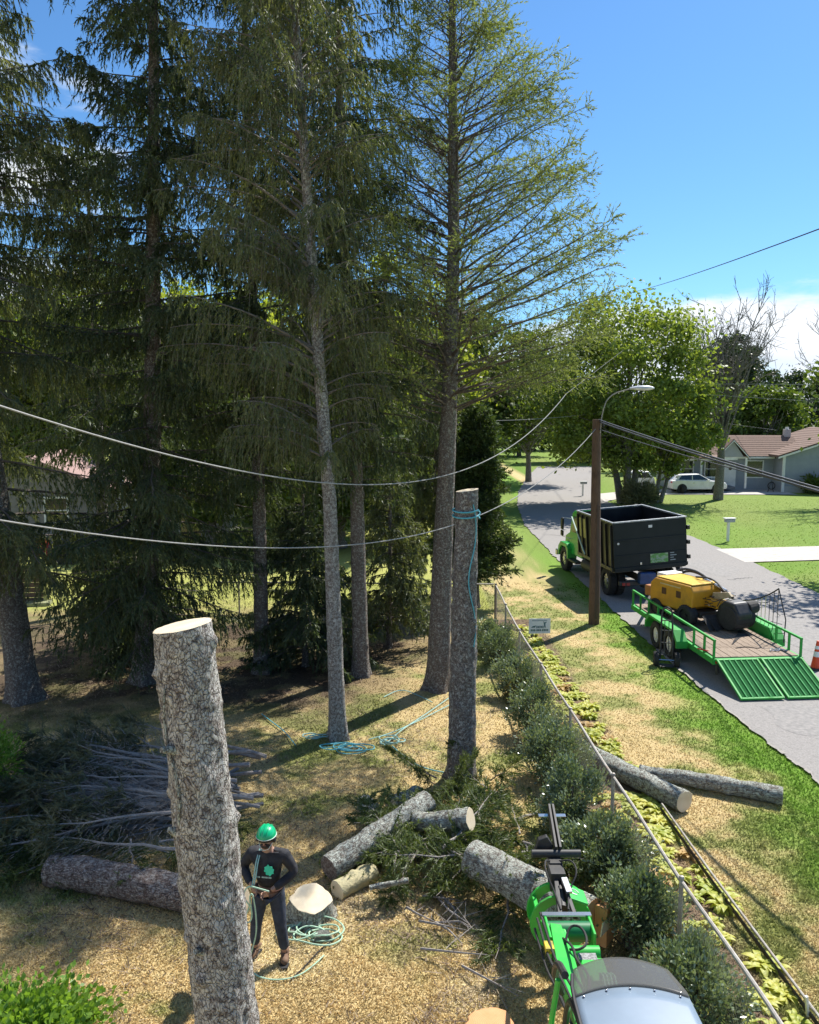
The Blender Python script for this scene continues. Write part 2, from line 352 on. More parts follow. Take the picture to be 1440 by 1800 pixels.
GROUND = tonemat('lawn_ground', .03, 45, mulscale=70, lo=.6, hi=1.3)
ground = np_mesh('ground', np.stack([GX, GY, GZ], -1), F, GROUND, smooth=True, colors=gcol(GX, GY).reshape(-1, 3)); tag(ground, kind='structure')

def sheet(name, pts, m, z):
    me = bpy.data.meshes.new(name); me.from_pydata([(x, y, z) for x, y in pts], [], [tuple(range(len(pts)))])
    o = link(name, me, m); tag(o, kind='structure'); return o
ASPH = mat('asphalt', (.24, .225, .21), (.33, .31, .29), rough=.9, scale=30, detail=10, bump=.006, bscale=130, dirt=(.16, .15, .145), spec=.2)
CONC = mat('concrete', (.42, .39, .35), (.50, .47, .42), rough=.9, scale=5, bump=.003, bscale=60, dirt=(.30, .27, .24))
rl = [(7.25, -20), (7.18, 10), (7.0, 14), (6.72, 18), (6.6, 22), (6.5, 28), (6.4, 36), (6.5, 46), (7.4, 56), (8.8, 66), (11.5, 80), (15, 96)]
rr = [(14.3, -20), (14.3, 20), (14.35, 28), (14.6, 35), (14.4, 42), (14.2, 50), (14.1, 58), (15.2, 68), (18, 80), (22, 96)]
me = bpy.data.meshes.new('road')
# ragged edges: resample the two kerb lines
def resamp(p, n=700):
    p = np.array(p, float); d = np.r_[0, np.cumsum(np.hypot(*np.diff(p, axis=0).T))]; s_ = np.linspace(0, d[-1], n)
    return np.stack([np.interp(s_, d, p[:, 0]), np.interp(s_, d, p[:, 1])], -1)
a_, b_ = resamp(rl), resamp(rr)
a_[:, 0] += (fbm(a_[:, 1] * 2.6, a_[:, 0], 41) - .5) * .22; b_[:, 0] += (fbm(b_[:, 1] * 1.3, b_[:, 0], 43) - .5) * .3
V = np.zeros((1400, 3)); V[:700, :2] = a_; V[700:, :2] = b_; V[:, 2] = .006
i = np.arange(699)
tag(np_mesh('road', V, np.stack([i, i + 700, i + 701, i + 1], -1), ASPH), kind='structure')
edge_ = MB()
for k in range(60, 580):
    q0, q1 = a_[k], a_[k + 1]; w = .012 + .035 * rnd.random()
    if 1.0 < q0[1] < 40 and vnoise(np.array([q0[1] * .9]), np.array([0.5]), 8)[0] + .3 * rnd.random() > .62: edge_.add([(q0[0] - w, q0[1], .012), (q0[0] + w * .7, q0[1], .014), (q1[0] + w * .7, q1[1], .014), (q1[0] - w, q1[1], .012)], [(0, 1, 2, 3)])
o = edge_.build('pavement_edge', mat('gravelly_edge', (.27, .25, .22), (.36, .33, .29), rough=.95, scale=20)); tag(o, kind='structure')
sheet('driveway', [(14.2, 34.2), (40, 38.5), (40, 43.0), (19.3, 38.4), (14.2, 37.6)], CONC, .012)
sheet('driveway', [(13.9, 58.2), (16.5, 61), (20, 63.2), (30, 63.0), (30, 67.5), (19.5, 67.5), (14.4, 63.4)], CONC, .012)
# cracks and tar patches in the road
crk = MB()
for (x0, y0, x1, y1) in ((11.2, 26.3, 12.6, 27.4), (12.0, 30.5, 13.2, 31.0), (9.7, 38.2, 10.9, 39.6), (9.9, 44.0, 13.8, 45.0), (7.0, 42.0, 10.5, 41.0), (13.2, 22.6, 14.0, 25.0)):
    n = 14; pr = None
    for k in range(n + 1):
        t = k / n; q = Vector((x0 + (x1 - x0) * t + rnd.uniform(-.08, .08), y0 + (y1 - y0) * t + rnd.uniform(-.1, .1), .011))
        if pr: w = rnd.uniform(.015, .04); crk.add([pr - Vector((0, w, 0)), q - Vector((0, w, 0)), q + Vector((0, w, 0)), pr + Vector((0, w, 0))], [(0, 1, 2, 3)])
        pr = q
for k, (cx_, cy_, rx_, ry_) in enumerate(((9.2, 45, 1.6, 2.6), (12.4, 33, .9, 1.6), (8.2, 16.4, .8, .9), (11.5, 23, 1.0, 2.2))):
    vs = [(cx_ + rx_ * math.cos(a) * (1 + .25 * math.sin(a * 3 + k)), cy_ + ry_ * math.sin(a) * (1 + .2 * math.cos(a * 4 + k)), .0095) for a in np.linspace(0, 6.283, 30)[:-1]]
    me = bpy.data.meshes.new('road_patch'); me.from_pydata(vs, [], [tuple(range(len(vs)))]); tag(link('road_patch', me, mat('asphalt_patch', (.205, .195, .185), (.30, .28, .26), rough=.9, scale=9, detail=10, bump=.006, bscale=130)), kind='structure')
tag(crk.build('road_crack', mat('tar', (.03, .03, .03), rough=.7)), kind='structure')

# grass blades: one tri each, density falling with distance
rs = np.random.RandomState(5)
def blades(n, xr, yr, pw, hgt, keep=None, wid=1.0):
    u = rs.rand(n); y0_, y1_ = yr
    if pw: y = (y0_ ** (1 - pw) + u * (y1_ ** (1 - pw) - y0_ ** (1 - pw))) ** (1 / (1 - pw))
    else: y = y0_ + u * (y1_ - y0_)
    x = rs.uniform(-.52, .53, n) * (y * 1.0 + .8)
    k = (x > xr[0]) & (x < xr[1])
    ed = np.interp(y, a_[:, 1], a_[:, 0]); k &= (x < ed + .05) | (x > np.interp(y, b_[:, 1], b_[:, 0]) - .02)
    if keep is not None: k &= keep(x, y)
    x, y = x[k], y[k]; n = len(x)
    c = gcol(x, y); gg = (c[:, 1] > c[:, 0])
    h = hgt * rs.uniform(.5, 1.3, n) * np.where(gg, 1.35, .8); w = (.006 + y * .00050) * rs.uniform(.7, 1.3, n) * wid
    an = rs.uniform(0, 2 * np.pi, n); lean = rs.uniform(.2, 1.6, n) * h; la = rs.uniform(0, 2 * np.pi, n)
    z = gz(x, y) - .004
    T = np.zeros((n, 3, 3)); T[:, 0] = np.stack([x - np.cos(an) * w, y - np.sin(an) * w, z], -1); T[:, 1] = np.stack([x + np.cos(an) * w, y + np.sin(an) * w, z], -1)
    T[:, 2] = np.stack([x + np.cos(la) * lean, y + np.sin(la) * lean, z + h], -1)
    c = c * rs.uniform(.65, 1.5, (n, 1)); return T, c
T1, C1 = blades(430000, (-9, 7.3), (6.3, 30), 1.9, .034, lambda x, y: ~((x > 2.8) & (x < 3.8) & (y < 24)) | (rs.rand(len(x)) < .2))
T2, C2 = blades(40000, (14, 60), (26, 60), 1.5, .035); C2 = C2 * 1.3
GRASSM = tonemat('grass_blades', 0, lo=.9, hi=1.1, rough=.7, mulscale=3, trans=.3)
tag(soup('grass', np.concatenate([T1, T2]), GRASSM, colors=np.concatenate([C1, C2])), kind='stuff', label='dry tan and green lawn grass', cat='grass')
# chips, needles and small twigs strewn over the yard
n = 46000; y = rs.uniform(7, 27, n); x = rs.uniform(-.5, .12, n) * (y + .5) + rs.normal(0, .2, n); dns = fbm(x * .7, y * .7, 77); k = (rs.rand(n) < np.clip((dns - .42) * 5, .08, 1)) & (x < 2.5)
x, y = x[k], y[k]; n = len(x); an = rs.uniform(0, np.pi, n); ln = rs.uniform(.02, .12, n) * (1 + (rs.rand(n) < .05) * 3); w = rs.uniform(.003, .009, n); z = gz(x, y) + rs.uniform(.008, .04, n)
dx, dy = np.cos(an), np.sin(an)
T = np.stack([np.stack([x - dy * w, y + dx * w, z], -1), np.stack([x + dy * w, y - dx * w, z], -1), np.stack([x + dx * ln, y + dy * ln, z + rs.uniform(-.01, .03, n)], -1)], 1)
cc_ = np.where(rs.rand(n, 1) < .5, np.array([[.14, .10, .075]]), np.array([[.36, .28, .20]])) * rs.uniform(.6, 1.3, (n, 1))
_n = 9000; _c = np.array([SAW[k] for k in rs.randint(0, len(SAW), _n)]); _a = rs.uniform(0, 6.283, _n); _r = np.abs(rs.normal(0, .55, _n)) * _c[:, 2]; _x = _c[:, 0] + np.cos(_a) * _r; _y = _c[:, 1] + np.sin(_a) * _r; _z = gz(_x, _y) + rs.uniform(.012, .04, _n); _p = np.stack([_x, _y, _z], -1); _s = rs.uniform(.008, .022, (_n, 1))
_d1 = rs.normal(0, 1, (_n, 3)); _d1 /= np.linalg.norm(_d1, axis=1, keepdims=True); _d2 = np.cross(_d1, rs.normal(0, 1, (_n, 3))); _d2[:, 2] *= .4
tag(soup('wood_chips', np.stack([_p - _d2 * _s * .4, _p + _d2 * _s * .4, _p + _d1 * _s * np.array([1, 1, .3])], 1), GRASSM, colors=np.array([[.66, .54, .34]]) * rs.uniform(.6, 1.25, (_n, 1))), kind='stuff', label='pale wood chips and sawdust round the stump', cat='wood chips')
tag(soup('twig_litter', T, GRASSM, colors=cc_), kind='stuff', label='small twigs and needles strewn over the yard', cat='litter')

# ------------------------------------------------------------------ conifers
def tri_batch(pos, d, ln, w, r):
    """thin pointed sprays: base at pos, tip along d"""
    n = len(pos); s = np.cross(d, r.normal(size=(n, 3))); s /= np.linalg.norm(s, axis=1, keepdims=True) + 1e-9
    s = s * (w / 2)[:, None]
    return np.stack([pos - s, pos + s, pos + d * ln[:, None]], 1)
def unit(v): return v / (np.linalg.norm(v, axis=-1, keepdims=True) + 1e-9)
def branch_np(r, L_, az, elev, droop=.25, tip=.1, hang=.5, sec_sp=.1, sec_len=.45, nspr=14, spr_len=.09, spr_w=.016, bare=.15, fol0=.15, wob=.06, skirt=1.0, spread=.18):
    n = 10; t = np.linspace(0, 1, n); h = L_ * t * math.cos(elev); z = L_ * (math.sin(elev) * t - droop * t ** 2 + tip * t ** 3)
    wv = np.cumsum(r.normal(0, wob * L_ / n, n)); wv[0] = 0; wz = np.cumsum(r.normal(0, wob * .6 * L_ / n, n)); wz[0] = 0
    ca, sa = math.cos(az), math.sin(az)
    path = np.stack([h * ca - wv * sa, h * sa + wv * ca, z + wz], -1)
    m = max(4, int(L_ * (1 - bare) / sec_sp)) * 2
    ts = r.uniform(bare, 1, m); pi = np.stack([np.interp(ts, t, path[:, k]) for k in range(3)], -1)
    tg = unit(np.stack([np.interp(np.clip(ts + .05, 0, 1), t, path[:, k]) - np.interp(np.clip(ts - .05, 0, 1), t, path[:, k]) for k in range(3)], -1))
    side = unit(np.cross(tg, np.array([0, 0, 1.0]))) * np.where(r.rand(m) < .5, -1, 1)[:, None]
    sl_ = sec_len * (.35 + .9 * np.sin(np.pi * np.clip(ts * .8 + .15, 0, 1))) * r.uniform(.5, 1.25, m) * min(1, .45 + L_ / 4)
    d0 = unit(tg * .55 + side * r.uniform(.35, 1, m)[:, None] + r.normal(0, spread, (m, 3)) + np.array([0, 0, .05]))
    dn = np.array([0, 0, -1.0]); hg = hang * r.uniform(.5, 1.5, m)[:, None]
    S = []
    for u in (0, .33, .66, 1): S.append(pi + sl_[:, None] * (d0 * u * (1 - hg * .35 * u) + dn * hg * u ** 1.6))
    S = np.stack(S, 1)                                  # m,4,3
    twigs = []
    for k in range(3):
        a, b = S[:, k], S[:, k + 1]; sd = unit(np.cross(b - a, r.normal(size=(m, 3)))) * .0035
        twigs += [np.stack([a - sd, a + sd, b], 1)]
    mm = ts > fol0; S2 = S[mm]; q = nspr
    u = r.rand(len(S2), q) ** .8 * 3; k0 = np.minimum(u.astype(int), 2); fr = (u - k0)[..., None]
    ii = np.arange(len(S2))[:, None]; a, b = S2[ii, k0], S2[ii, k0 + 1]
    pos = (a * (1 - fr) + b * fr).reshape(-1, 3); tang = unit(b - a).reshape(-1, 3)
    dd = unit(tang * .75 + r.normal(0, .42, pos.shape) + dn * hang * .55 * skirt)
    N_ = len(pos); spr = tri_batch(pos, dd, spr_len * r.uniform(.6, 1.4, N_), spr_w * r.uniform(.7, 1.3, N_), r)
    return path, np.concatenate(twigs), spr

def path_at(pts, z):
    pts = np.array(pts, float); return np.array([np.interp(z, pts[:, 2], pts[:, 0]), np.interp(z, pts[:, 2], pts[:, 1]), z])
def trunk_mesh(name, pts, r0, r1, m, parent, flare=.35, n=28, seed=0, rough=.012, base=None):
    pts = np.array(pts, float); zs = np.unique(np.r_[np.linspace(pts[0, 2], pts[0, 2] + 1.2, 14), np.arange(pts[0, 2] + 1.2, pts[-1, 2], .16), pts[-1, 2]])
    H_ = pts[-1, 2] - pts[0, 2]; V = []
    rs_ = np.random.RandomState(seed); ph = rs_.uniform(0, 6.28, 4); knots = [(rs_.uniform(.5, H_), rs_.uniform(0, 6.28), rs_.uniform(.02, .045)) for _ in range(int(H_ * 2.2))]
    for z in zs:
        c = path_at(pts, z); t = (z - pts[0, 2]) / H_; r = r0 + (r1 - r0) * t ** .9; zz = z - pts[0, 2]
        for k in range(n):
            a = 2 * math.pi * k / n; f = 1 + flare * math.exp(-zz / .28) * (1 + .5 * math.sin(a * 4 + ph[0]) + .3 * math.sin(a * 7 + ph[1]))
            rr_ = r * f + rough * (mnoise.noise(Vector((math.cos(a) * r * 9, math.sin(a) * r * 9, z * 5 + seed))) + .7 * mnoise.noise(Vector((math.cos(a) * r * 22, math.sin(a) * r * 22, z * 13 + seed))))
            for kz, ka, kr in knots:
                dz = zz - kz
                if abs(dz) < .12:
                    da = (a - ka + math.pi) % (2 * math.pi) - math.pi; dd = (da * r) ** 2 + dz * dz
                    if dd < .012: rr_ += kr * math.exp(-dd / .0018)
            V.append((c[0] + rr_ * math.cos(a), c[1] + rr_ * math.sin(a), z))
    m_ = len(zs); F = [(i * n + k, i * n + (k + 1) % n, (i + 1) * n + (k + 1) % n, (i + 1) * n + k) for i in range(m_ - 1) for k in range(n)]
    V = np.array(V)
    if base is not None: V = V - np.array(base)
    return np_mesh(name, V, F, m, parent, smooth=True), V[-n:]

def conifer(label, pts, r0, prof, fol, seed, bark=SPRUCE_BARK, nb=100, zlow=2.0, elev=(.1, .35), group='tall spruces in the yard', branchm=BRANCH, dead=0, azr=None, kind='spruce_tree', cat='tree', **kw):
    kw['spr_w'] = kw['spr_w'] * 1.45; kw['nspr'] = int(kw['nspr'] * 1.25); nb = int(nb * 1.75)
    pts = [tuple(p) for p in pts]; base = pts[0]; t = thing(kind, label, cat, base, 0, group)
    r = np.random.RandomState(seed)
    trunk_mesh('trunk', pts, r0, .03, bark, t, seed=seed, base=base)
    top = pts[-1][2]; paths = []; TW = []; SP = []; mb = MB()
    for i in range(nb):
        z = zlow + (top - .3 - zlow) * ((i + r.rand()) / nb)
        tt = (z - zlow) / (top - zlow); c = path_at(pts, z) - np.array(base)
        az = r.uniform(0, 2 * np.pi) if azr is None else azr(r, z)
        L_ = prof(z, az, r)
        if L_ < .15: continue
        el = elev[0] + (elev[1] - elev[0]) * tt + r.normal(0, .1)
        kk = dict(kw); isd = r.rand() < dead * (1 - tt)
        if isd: kk['nspr'] = 2; L_ *= .7
        p, tw, sp = branch_np(r, L_, az, el, **kk)
        mb.tube((p + c).tolist(), list(np.linspace(.008 + L_ * .0065, .004, len(p))), 4, cap=False)
        TW.append(tw + c); SP.append(sp + c)
    tag(mb.build('limbs', branchm, t, smooth=False), kind='stuff')
    tag(soup('twigs', np.concatenate(TW), branchm, t), kind='stuff')
    soup('crown', np.concatenate(SP), fol, t)
    return t

SPR = leafmat('spruce_needles', (.036, .066, .036), (.12, .15, .07), .40, .5, 1.3)
SPRB = leafmat('spruce_needles_light', (.062, .092, .048), (.19, .21, .10), .42, .5, 1.1)
LARCH = leafmat('light_needles', (.115, .155, .065), (.24, .285, .115), .45, .55, .9)
CEDAR = leafmat('cedar_needles', (.035, .065, .022), (.09, .13, .04), .35, .55, 2)

def prof_cone(zl, top, rmax, pw=.8, bulge=.15):
    def f(z, az, r):
        t = (z - zl) / (top - zl); g = min(1, (z - zl) / (bulge * (top - zl)) * .5 + .55)
        return rmax * (1 - t) ** pw * g * r.uniform(.7, 1.12)
    return f
conifer('leftmost big spruce with a flared trunk at the left frame edge', [(-8.5, 17.5, 0), (-8.7, 17.5, 2.5), (-9.0, 17.5, 6), (-9.3, 17.5, 20)], .33,
        (lambda f: lambda z, az, r: 0 if (4.6 < z < 7.0 and math.cos(az) > -.35 and r.rand() < .72) else f(z, az, r))(prof_cone(1.5, 20.5, 4.2, .65)), SPRB, 11, nb=118, zlow=3.0, fol0=.04, bare=.05, elev=(-.05, .35), droop=.32, tip=.2, hang=.95, sec_sp=.075, sec_len=.6, nspr=17, spr_len=.11, spr_w=.019)
conifer('dark spruce with low drooping boughs left of the tall cut trunk', [(-6.25, 18.7, 0), (-5.85, 18.7, 5.6), (-5.5, 18.7, 14), (-5.4, 18.7, 21)], .27,
        (lambda f: lambda z, az, r: f(z, az, r) * (.45 if (4.2 < z < 7.6 and math.cos(az) < -.3) else 1))(prof_cone(1.2, 21.5, 3.5, .55)), SPR, 12, nb=145, zlow=1.1, fol0=.03, bare=.04, elev=(-.1, .3), droop=.35, tip=.25, hang=.85, sec_sp=.08, sec_len=.6, nspr=16, spr_len=.10, spr_w=.019)
conifer('slender dark spruce trunk behind the top of the cut trunk', [(-3.6, 19.4, 0), (-3.58, 19.4, 4.6), (-3.7, 19.4, 19)], .19,
        prof_cone(4.5, 19.5, 2.9, .45), SPR, 13, nb=105, zlow=4.3, fol0=.04, bare=.05, elev=(0, .4), droop=.3, tip=.15, hang=.8, sec_sp=.09, sec_len=.5, nspr=15, spr_len=.1, spr_w=.018)
def prof4(z, az, r):
    t = (z - 5.4) / 13.5; s = 1.0 if math.cos(az) < 0 else .72
    return 3.5 * max(0, (1 - t)) ** .45 * min(1, .6 + t * 2.5) * s * r.uniform(.7, 1.15)
conifer('pale grey spruce trunk with blue rope at its foot', [(-1.39, 15.35, 0), (-1.5, 15.35, 4.6), (-1.7, 15.35, 7.7), (-1.8, 15.35, 9.5), (-2.0, 15.35, 13), (-2.2, 15.35, 19)], .165,
        prof4, SPRB, 14, bark=PALE_BARK, nb=125, zlow=5.3, elev=(.55, .85), droop=.36, tip=.02, hang=1.0, sec_sp=.075, sec_len=.55, nspr=15, spr_len=.09, spr_w=.014, branchm=MIDBR, dead=.25, bare=.15, fol0=.12)
conifer('spruce trunk behind and right of the pale grey trunk', [(-1.17, 19.2, 0), (-1.25, 19.2, 5), (-1.4, 19.2, 8), (-1.55, 19.2, 12), (-1.6, 19.2, 20)], .20,
        prof_cone(5, 20.5, 3.0, .45), SPR, 15, nb=105, zlow=4.6, fol0=.04, bare=.05, elev=(.1, .45), droop=.35, tip=.1, hang=.9, sec_sp=.09, sec_len=.5, nspr=15, spr_len=.1, spr_w=.018)
def prof6(z, az, r):
    # silhouette of layered crown, reach against height
    R_ = np.interp(z, [6.2, 7.0, 7.7, 8.4, 9.2, 10.2, 11.2, 12, 12.8, 13.6, 15, 17.8], [2.8, 3.8, 4.2, 4.05, 3.6, 3.2, 2.95, 2.55, 2.0, 1.5, .9, .1])
    s = 1.0 if math.cos(az) > -.2 else .8
    return R_ * s * r.uniform(.84, 1.05)
conifer('tallest open crowned conifer against the blue sky with layered light green boughs', [(.65, 18.2, 0), (.74, 18.2, 3), (.88, 18.2, 6.6), (.95, 18.2, 10), (.9, 18.2, 14), (.85, 18.2, 18)], .27,
        prof6, LARCH, 16, bark=SPRUCE_BARK, nb=155, zlow=6.2, elev=(.30, .75), droop=-.02, tip=-.02, hang=.12, sec_sp=.062, sec_len=.72, nspr=15, spr_len=.065, spr_w=.0135, bare=.2, fol0=.5, skirt=.2, wob=.10, spread=.5)
# understorey spruces
def prof_low(top, R0):
    return lambda z, az, r: R0 * (1 - z / top) ** .7 * r.uniform(.7, 1.15)
conifer('small low spruce with drooping boughs in front of the dark trunk', [(-2.6, 19.9, 0), (-2.6, 19.9, 4.4)], .07, prof_low(4.6, 1.9), SPR, 21, nb=75, zlow=.3, elev=(0, .4), droop=.3, hang=.7, sec_sp=.07, sec_len=.4, nspr=15, spr_len=.1, spr_w=.02, group=None)
conifer('small bright spruce between the two middle trunks', [(-.55, 21.5, 0), (-.5, 21.5, 5.0)], .07, prof_low(5.2, 1.8), SPRB, 22, nb=70, zlow=.6, elev=(0, .4), droop=.3, hang=.7, sec_sp=.08, sec_len=.4, nspr=14, spr_len=.1, spr_w=.02, group=None)
conifer('low young spruce just behind the dark low boughed trunk', [(-7.0, 20.6, 0), (-7.0, 20.6, 3.0)], .07, prof_low(3.2, 1.9), SPR, 27, nb=65, zlow=.3, elev=(0, .3), droop=.3, hang=.7, sec_sp=.08, sec_len=.4, nspr=14, spr_len=.1, spr_w=.02, group=None)
conifer('small spruce on the left between the big spruces', [(-7.9, 21.5, 0), (-7.9, 21.5, 3.6)], .09, prof_low(3.7, 1.9), SPR, 23, nb=70, zlow=.8, elev=(0, .3), droop=.3, hang=.7, sec_sp=.09, sec_len=.4, nspr=14, spr_len=.11, spr_w=.022, group=None)
conifer('dense dark cedar standing behind the fence corner', [(2.15, 26.2, 0), (2.15, 26.2, 6.4)], .13,
        lambda z, az, r: 1.75 * min(1, (z + .3) / 1.0) * (1 - z / 6.6) ** .42 * r.uniform(.6, 1.12), CEDAR, 24, nb=110, zlow=.8, elev=(.5, .9), droop=.1, tip=0, hang=.15, sec_sp=.045, sec_len=.6, spread=.4, nspr=14, spr_len=.09, spr_w=.028, group=None, kind='cedar_tree')
conifer('spruce with hanging boughs left of the cedar, behind the two stems', [(.9, 27.5, 0), (.9, 27.5, 9.0)], .15, prof_cone(1.5, 9, 2.4, .6), SPRB, 25, nb=85, zlow=1.6, elev=(0, .4), droop=.3, hang=.85, sec_sp=.11, sec_len=.5, nspr=14, spr_len=.13, spr_w=.026, group=None)
conifer('far spruce behind the left garden', [(-9.8, 26, 0), (-9.8, 26, 15)], .2, prof_cone(4.5, 15, 3.2, .6), SPR, 26, nb=75, zlow=5.2, elev=(0, .4), droop=.3, hang=.85, sec_sp=.14, sec_len=.6, nspr=13, spr_len=.15, spr_w=.03, group=None)

# ------------------------------------------------------------------ broadleaf trees
def broadleaf(label, base, H_, crown_c, crown_r, nleaf, lsize, fol, seed, trunk_r=.2, stems=1, bark=GREY_BARK, spread=.0, group=None, kind='broadleaf_tree', nclump=60, gap=.35, bare=False, low=.35):
    r = np.random.RandomState(seed); t = thing(kind, label, 'tree', base, 0, group); mb = MB(); tr = MB()
    cc = np.array(crown_c, float); cr = np.array(crown_r, float)
    # clump centres on a lumpy shell and inside it
    u = unit(r.normal(size=(nclump, 3))); rad = r.uniform(.3, 1.12, nclump) ** .75; C = cc + u * cr * rad[:, None]; C = C[C[:, 2] > H_ * low * .5]
    ends = []
    for s in range(stems):
        a = 6.28 * s / stems + r.rand(); b0 = np.array([math.cos(a) * spread * .25, math.sin(a) * spread * .25, 0]); top = np.array([cc[0] + math.cos(a) * spread, cc[1] + math.sin(a) * spread, cc[2] * .92])
        p = [b0 + (top - b0) * q + np.r_[r.normal(0, .12, 2) * (q > 0), 0] * q for q in (0, .25, .5, .75, 1)]
        tr.tube([list(v) for v in p], [trunk_r * 1.25, trunk_r * .9, trunk_r * .7, trunk_r * .45, trunk_r * .2], 10); ends.append(np.array(p))
    for c in C:
        tp = ends[r.randint(stems)]; q = r.uniform(.3, .85); a = np.array([np.interp(q, (0, .25, .5, .75, 1), tp[:, k]) for k in range(3)])
        if c[2] < a[2] - 1: a = np.array([np.interp(.3, (0, .25, .5, .75, 1), tp[:, k]) for k in range(3)])
        m_ = (a + c) / 2 + r.normal(0, .25, 3) + np.array([0, 0, .1]); r0 = trunk_r * .3
        mb.tube([list(a), list(m_), list(c)], [r0, r0 * .55, r0 * .18], 5, cap=False)
        if bare:
            for _ in range(9):
                d = unit(c - a + r.normal(0, .7 * np.linalg.norm(c - a), 3)) * r.uniform(.5, 1.8) + np.array([0, 0, .3]); s0 = m_ + (c - m_) * r.rand(); k1 = s0 + d * .5 + r.normal(0, .08, 3)
                mb.tube([list(s0), list(k1), list(s0 + d)], [.03, .022, .012], 3, cap=False)
                for _2 in range(4):
                    d2 = unit(d + r.normal(0, .9, 3)) * r.uniform(.3, .8); s1 = s0 + (d) * r.uniform(.3, 1); mb.tube([list(s1), list(s1 + d2)], [.016, .009], 3, cap=False)
    tr.build('trunk', bark, t, smooth=True); tag(mb.build('limbs', bark, t), kind='stuff')
    if not bare:
        per = nleaf // len(C); cs = np.repeat(C, per, axis=0); n = len(cs); g = r.normal(0, 1, (n, 3)) * (cr * gap * .5) * np.repeat(r.uniform(.45, 1.25, len(C)), per)[:, None] * np.array([1, 1, .75]); pos = cs + g
        nrm = unit(r.normal(size=(n, 3)) + np.array([0, 0, .6])); a = unit(np.cross(nrm, r.normal(size=(n, 3)))); b = np.cross(nrm, a)
        l = lsize * r.uniform(.6, 1.35, n)[:, None]
        Q = np.stack([pos - a * l * .5, pos + b * l * .32, pos + a * l * .5, pos - b * l * .32], 1)
        soup('crown', Q, fol, t)
    return t
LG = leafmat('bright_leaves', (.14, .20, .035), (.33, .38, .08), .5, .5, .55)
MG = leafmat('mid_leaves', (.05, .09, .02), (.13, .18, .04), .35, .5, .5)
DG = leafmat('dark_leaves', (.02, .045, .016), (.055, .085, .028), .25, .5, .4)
LG2 = leafmat('street_leaves', (.11, .17, .04), (.26, .32, .08), .46, .5, .5)
wood = 'sunlit trees beyond the spruces'
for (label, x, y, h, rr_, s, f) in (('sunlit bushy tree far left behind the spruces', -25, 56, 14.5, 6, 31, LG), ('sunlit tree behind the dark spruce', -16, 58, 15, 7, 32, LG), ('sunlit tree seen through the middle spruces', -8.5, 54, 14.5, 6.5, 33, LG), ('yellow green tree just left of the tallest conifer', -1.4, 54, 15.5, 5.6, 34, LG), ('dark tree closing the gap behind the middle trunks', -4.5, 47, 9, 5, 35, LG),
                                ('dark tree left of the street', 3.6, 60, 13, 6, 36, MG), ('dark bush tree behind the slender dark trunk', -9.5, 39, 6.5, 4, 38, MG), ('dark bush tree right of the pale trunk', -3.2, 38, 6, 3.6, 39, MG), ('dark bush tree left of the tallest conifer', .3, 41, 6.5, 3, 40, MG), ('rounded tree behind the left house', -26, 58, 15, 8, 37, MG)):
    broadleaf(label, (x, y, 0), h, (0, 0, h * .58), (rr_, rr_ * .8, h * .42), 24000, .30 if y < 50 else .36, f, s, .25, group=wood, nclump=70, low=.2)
broadleaf('big leafy multi stemmed tree beside the street beyond the dump truck', (15.2, 57, 0), 14, (-.6, 0, 8.2), (5.6, 5, 5.4), 42000, .27, LG2, 41, .24, stems=3, spread=1.6, nclump=95, gap=.3)
broadleaf('small leafy tree with a forked leaning trunk beside the white car', (17.6, 57.5, 0), 8, (1.0, 0, 4.9), (3.0, 2.6, 2.9), 14000, .24, LG2, 42, .15, stems=2, spread=.9, nclump=50, gap=.3)
broadleaf('leafy tree with low branches reaching over the street', (10.9, 75, 0), 13, (-.4, -1, 8), (5.5, 5, 4.6), 22000, .32, MG, 43, .25, nclump=60)
broadleaf('dark broad crowned pine rising behind the house', (39.5, 98, 0), 15, (-2.2, 0, 11.6), (4.6, 4, 3.2), 26000, .34, DG, 44, .32, nclump=80, gap=.26, kind='pine_tree', low=.6)
broadleaf('bare grey tree on the lawn in front of the house', (22.5, 59.5, 0), 16, (.2, 0, 11.5), (3.6, 3.4, 4.2), 0, 0, None, 45, .30, nclump=34, bare=True, low=.5, kind='bare_tree')
broadleaf('bare tree leaning in from the right frame edge', (32.5, 57, 0), 15, (-1.0, 0, 11), (4.2, 3.6, 4.0), 0, 0, None, 46, .28, nclump=36, bare=True, low=.5, kind='bare_tree')
for (label, x, y, h, rr_, s, f) in (('dark tree behind the house chimney', 50, 104, 11.5, 6, 51, DG), ('dark tree right of the chimney', 60, 108, 12.5, 7, 52, DG), ('reddish dark tree at the right frame edge behind the roof', 56, 96, 9.5, 4.5, 53, DG), ('leafy tree between the big tree and the pine', 27.5, 88, 9, 4.5, 54, MG), ('low green tree behind the house ridge', 37, 86, 8.5, 4.5, 55, MG),
                                ('dark tree at the end of the street', 9, 108, 11, 6, 56, DG), ('pale distant tree beyond the end of the street', 16, 120, 10, 6, 57, MG), ('dark tree left of the street end', 1, 100, 13, 7, 58, DG), ('far tree behind the big street tree', 22, 105, 11, 6, 59, MG)):
    broadleaf(label, (x, y, 0), h, (0, 0, h * .55), (rr_, rr_ * .8, h * .46), 15000, .42, f, s, .3, group='trees along the far skyline', nclump=60, low=.1)
broadleaf('tree standing just right of the frame, shading the street', (19.5, 31, 0), 10, (0, 0, 7.0), (3.4, 3.0, 3.0), 9000, .24, MG, 66, .2, nclump=40, gap=.3)
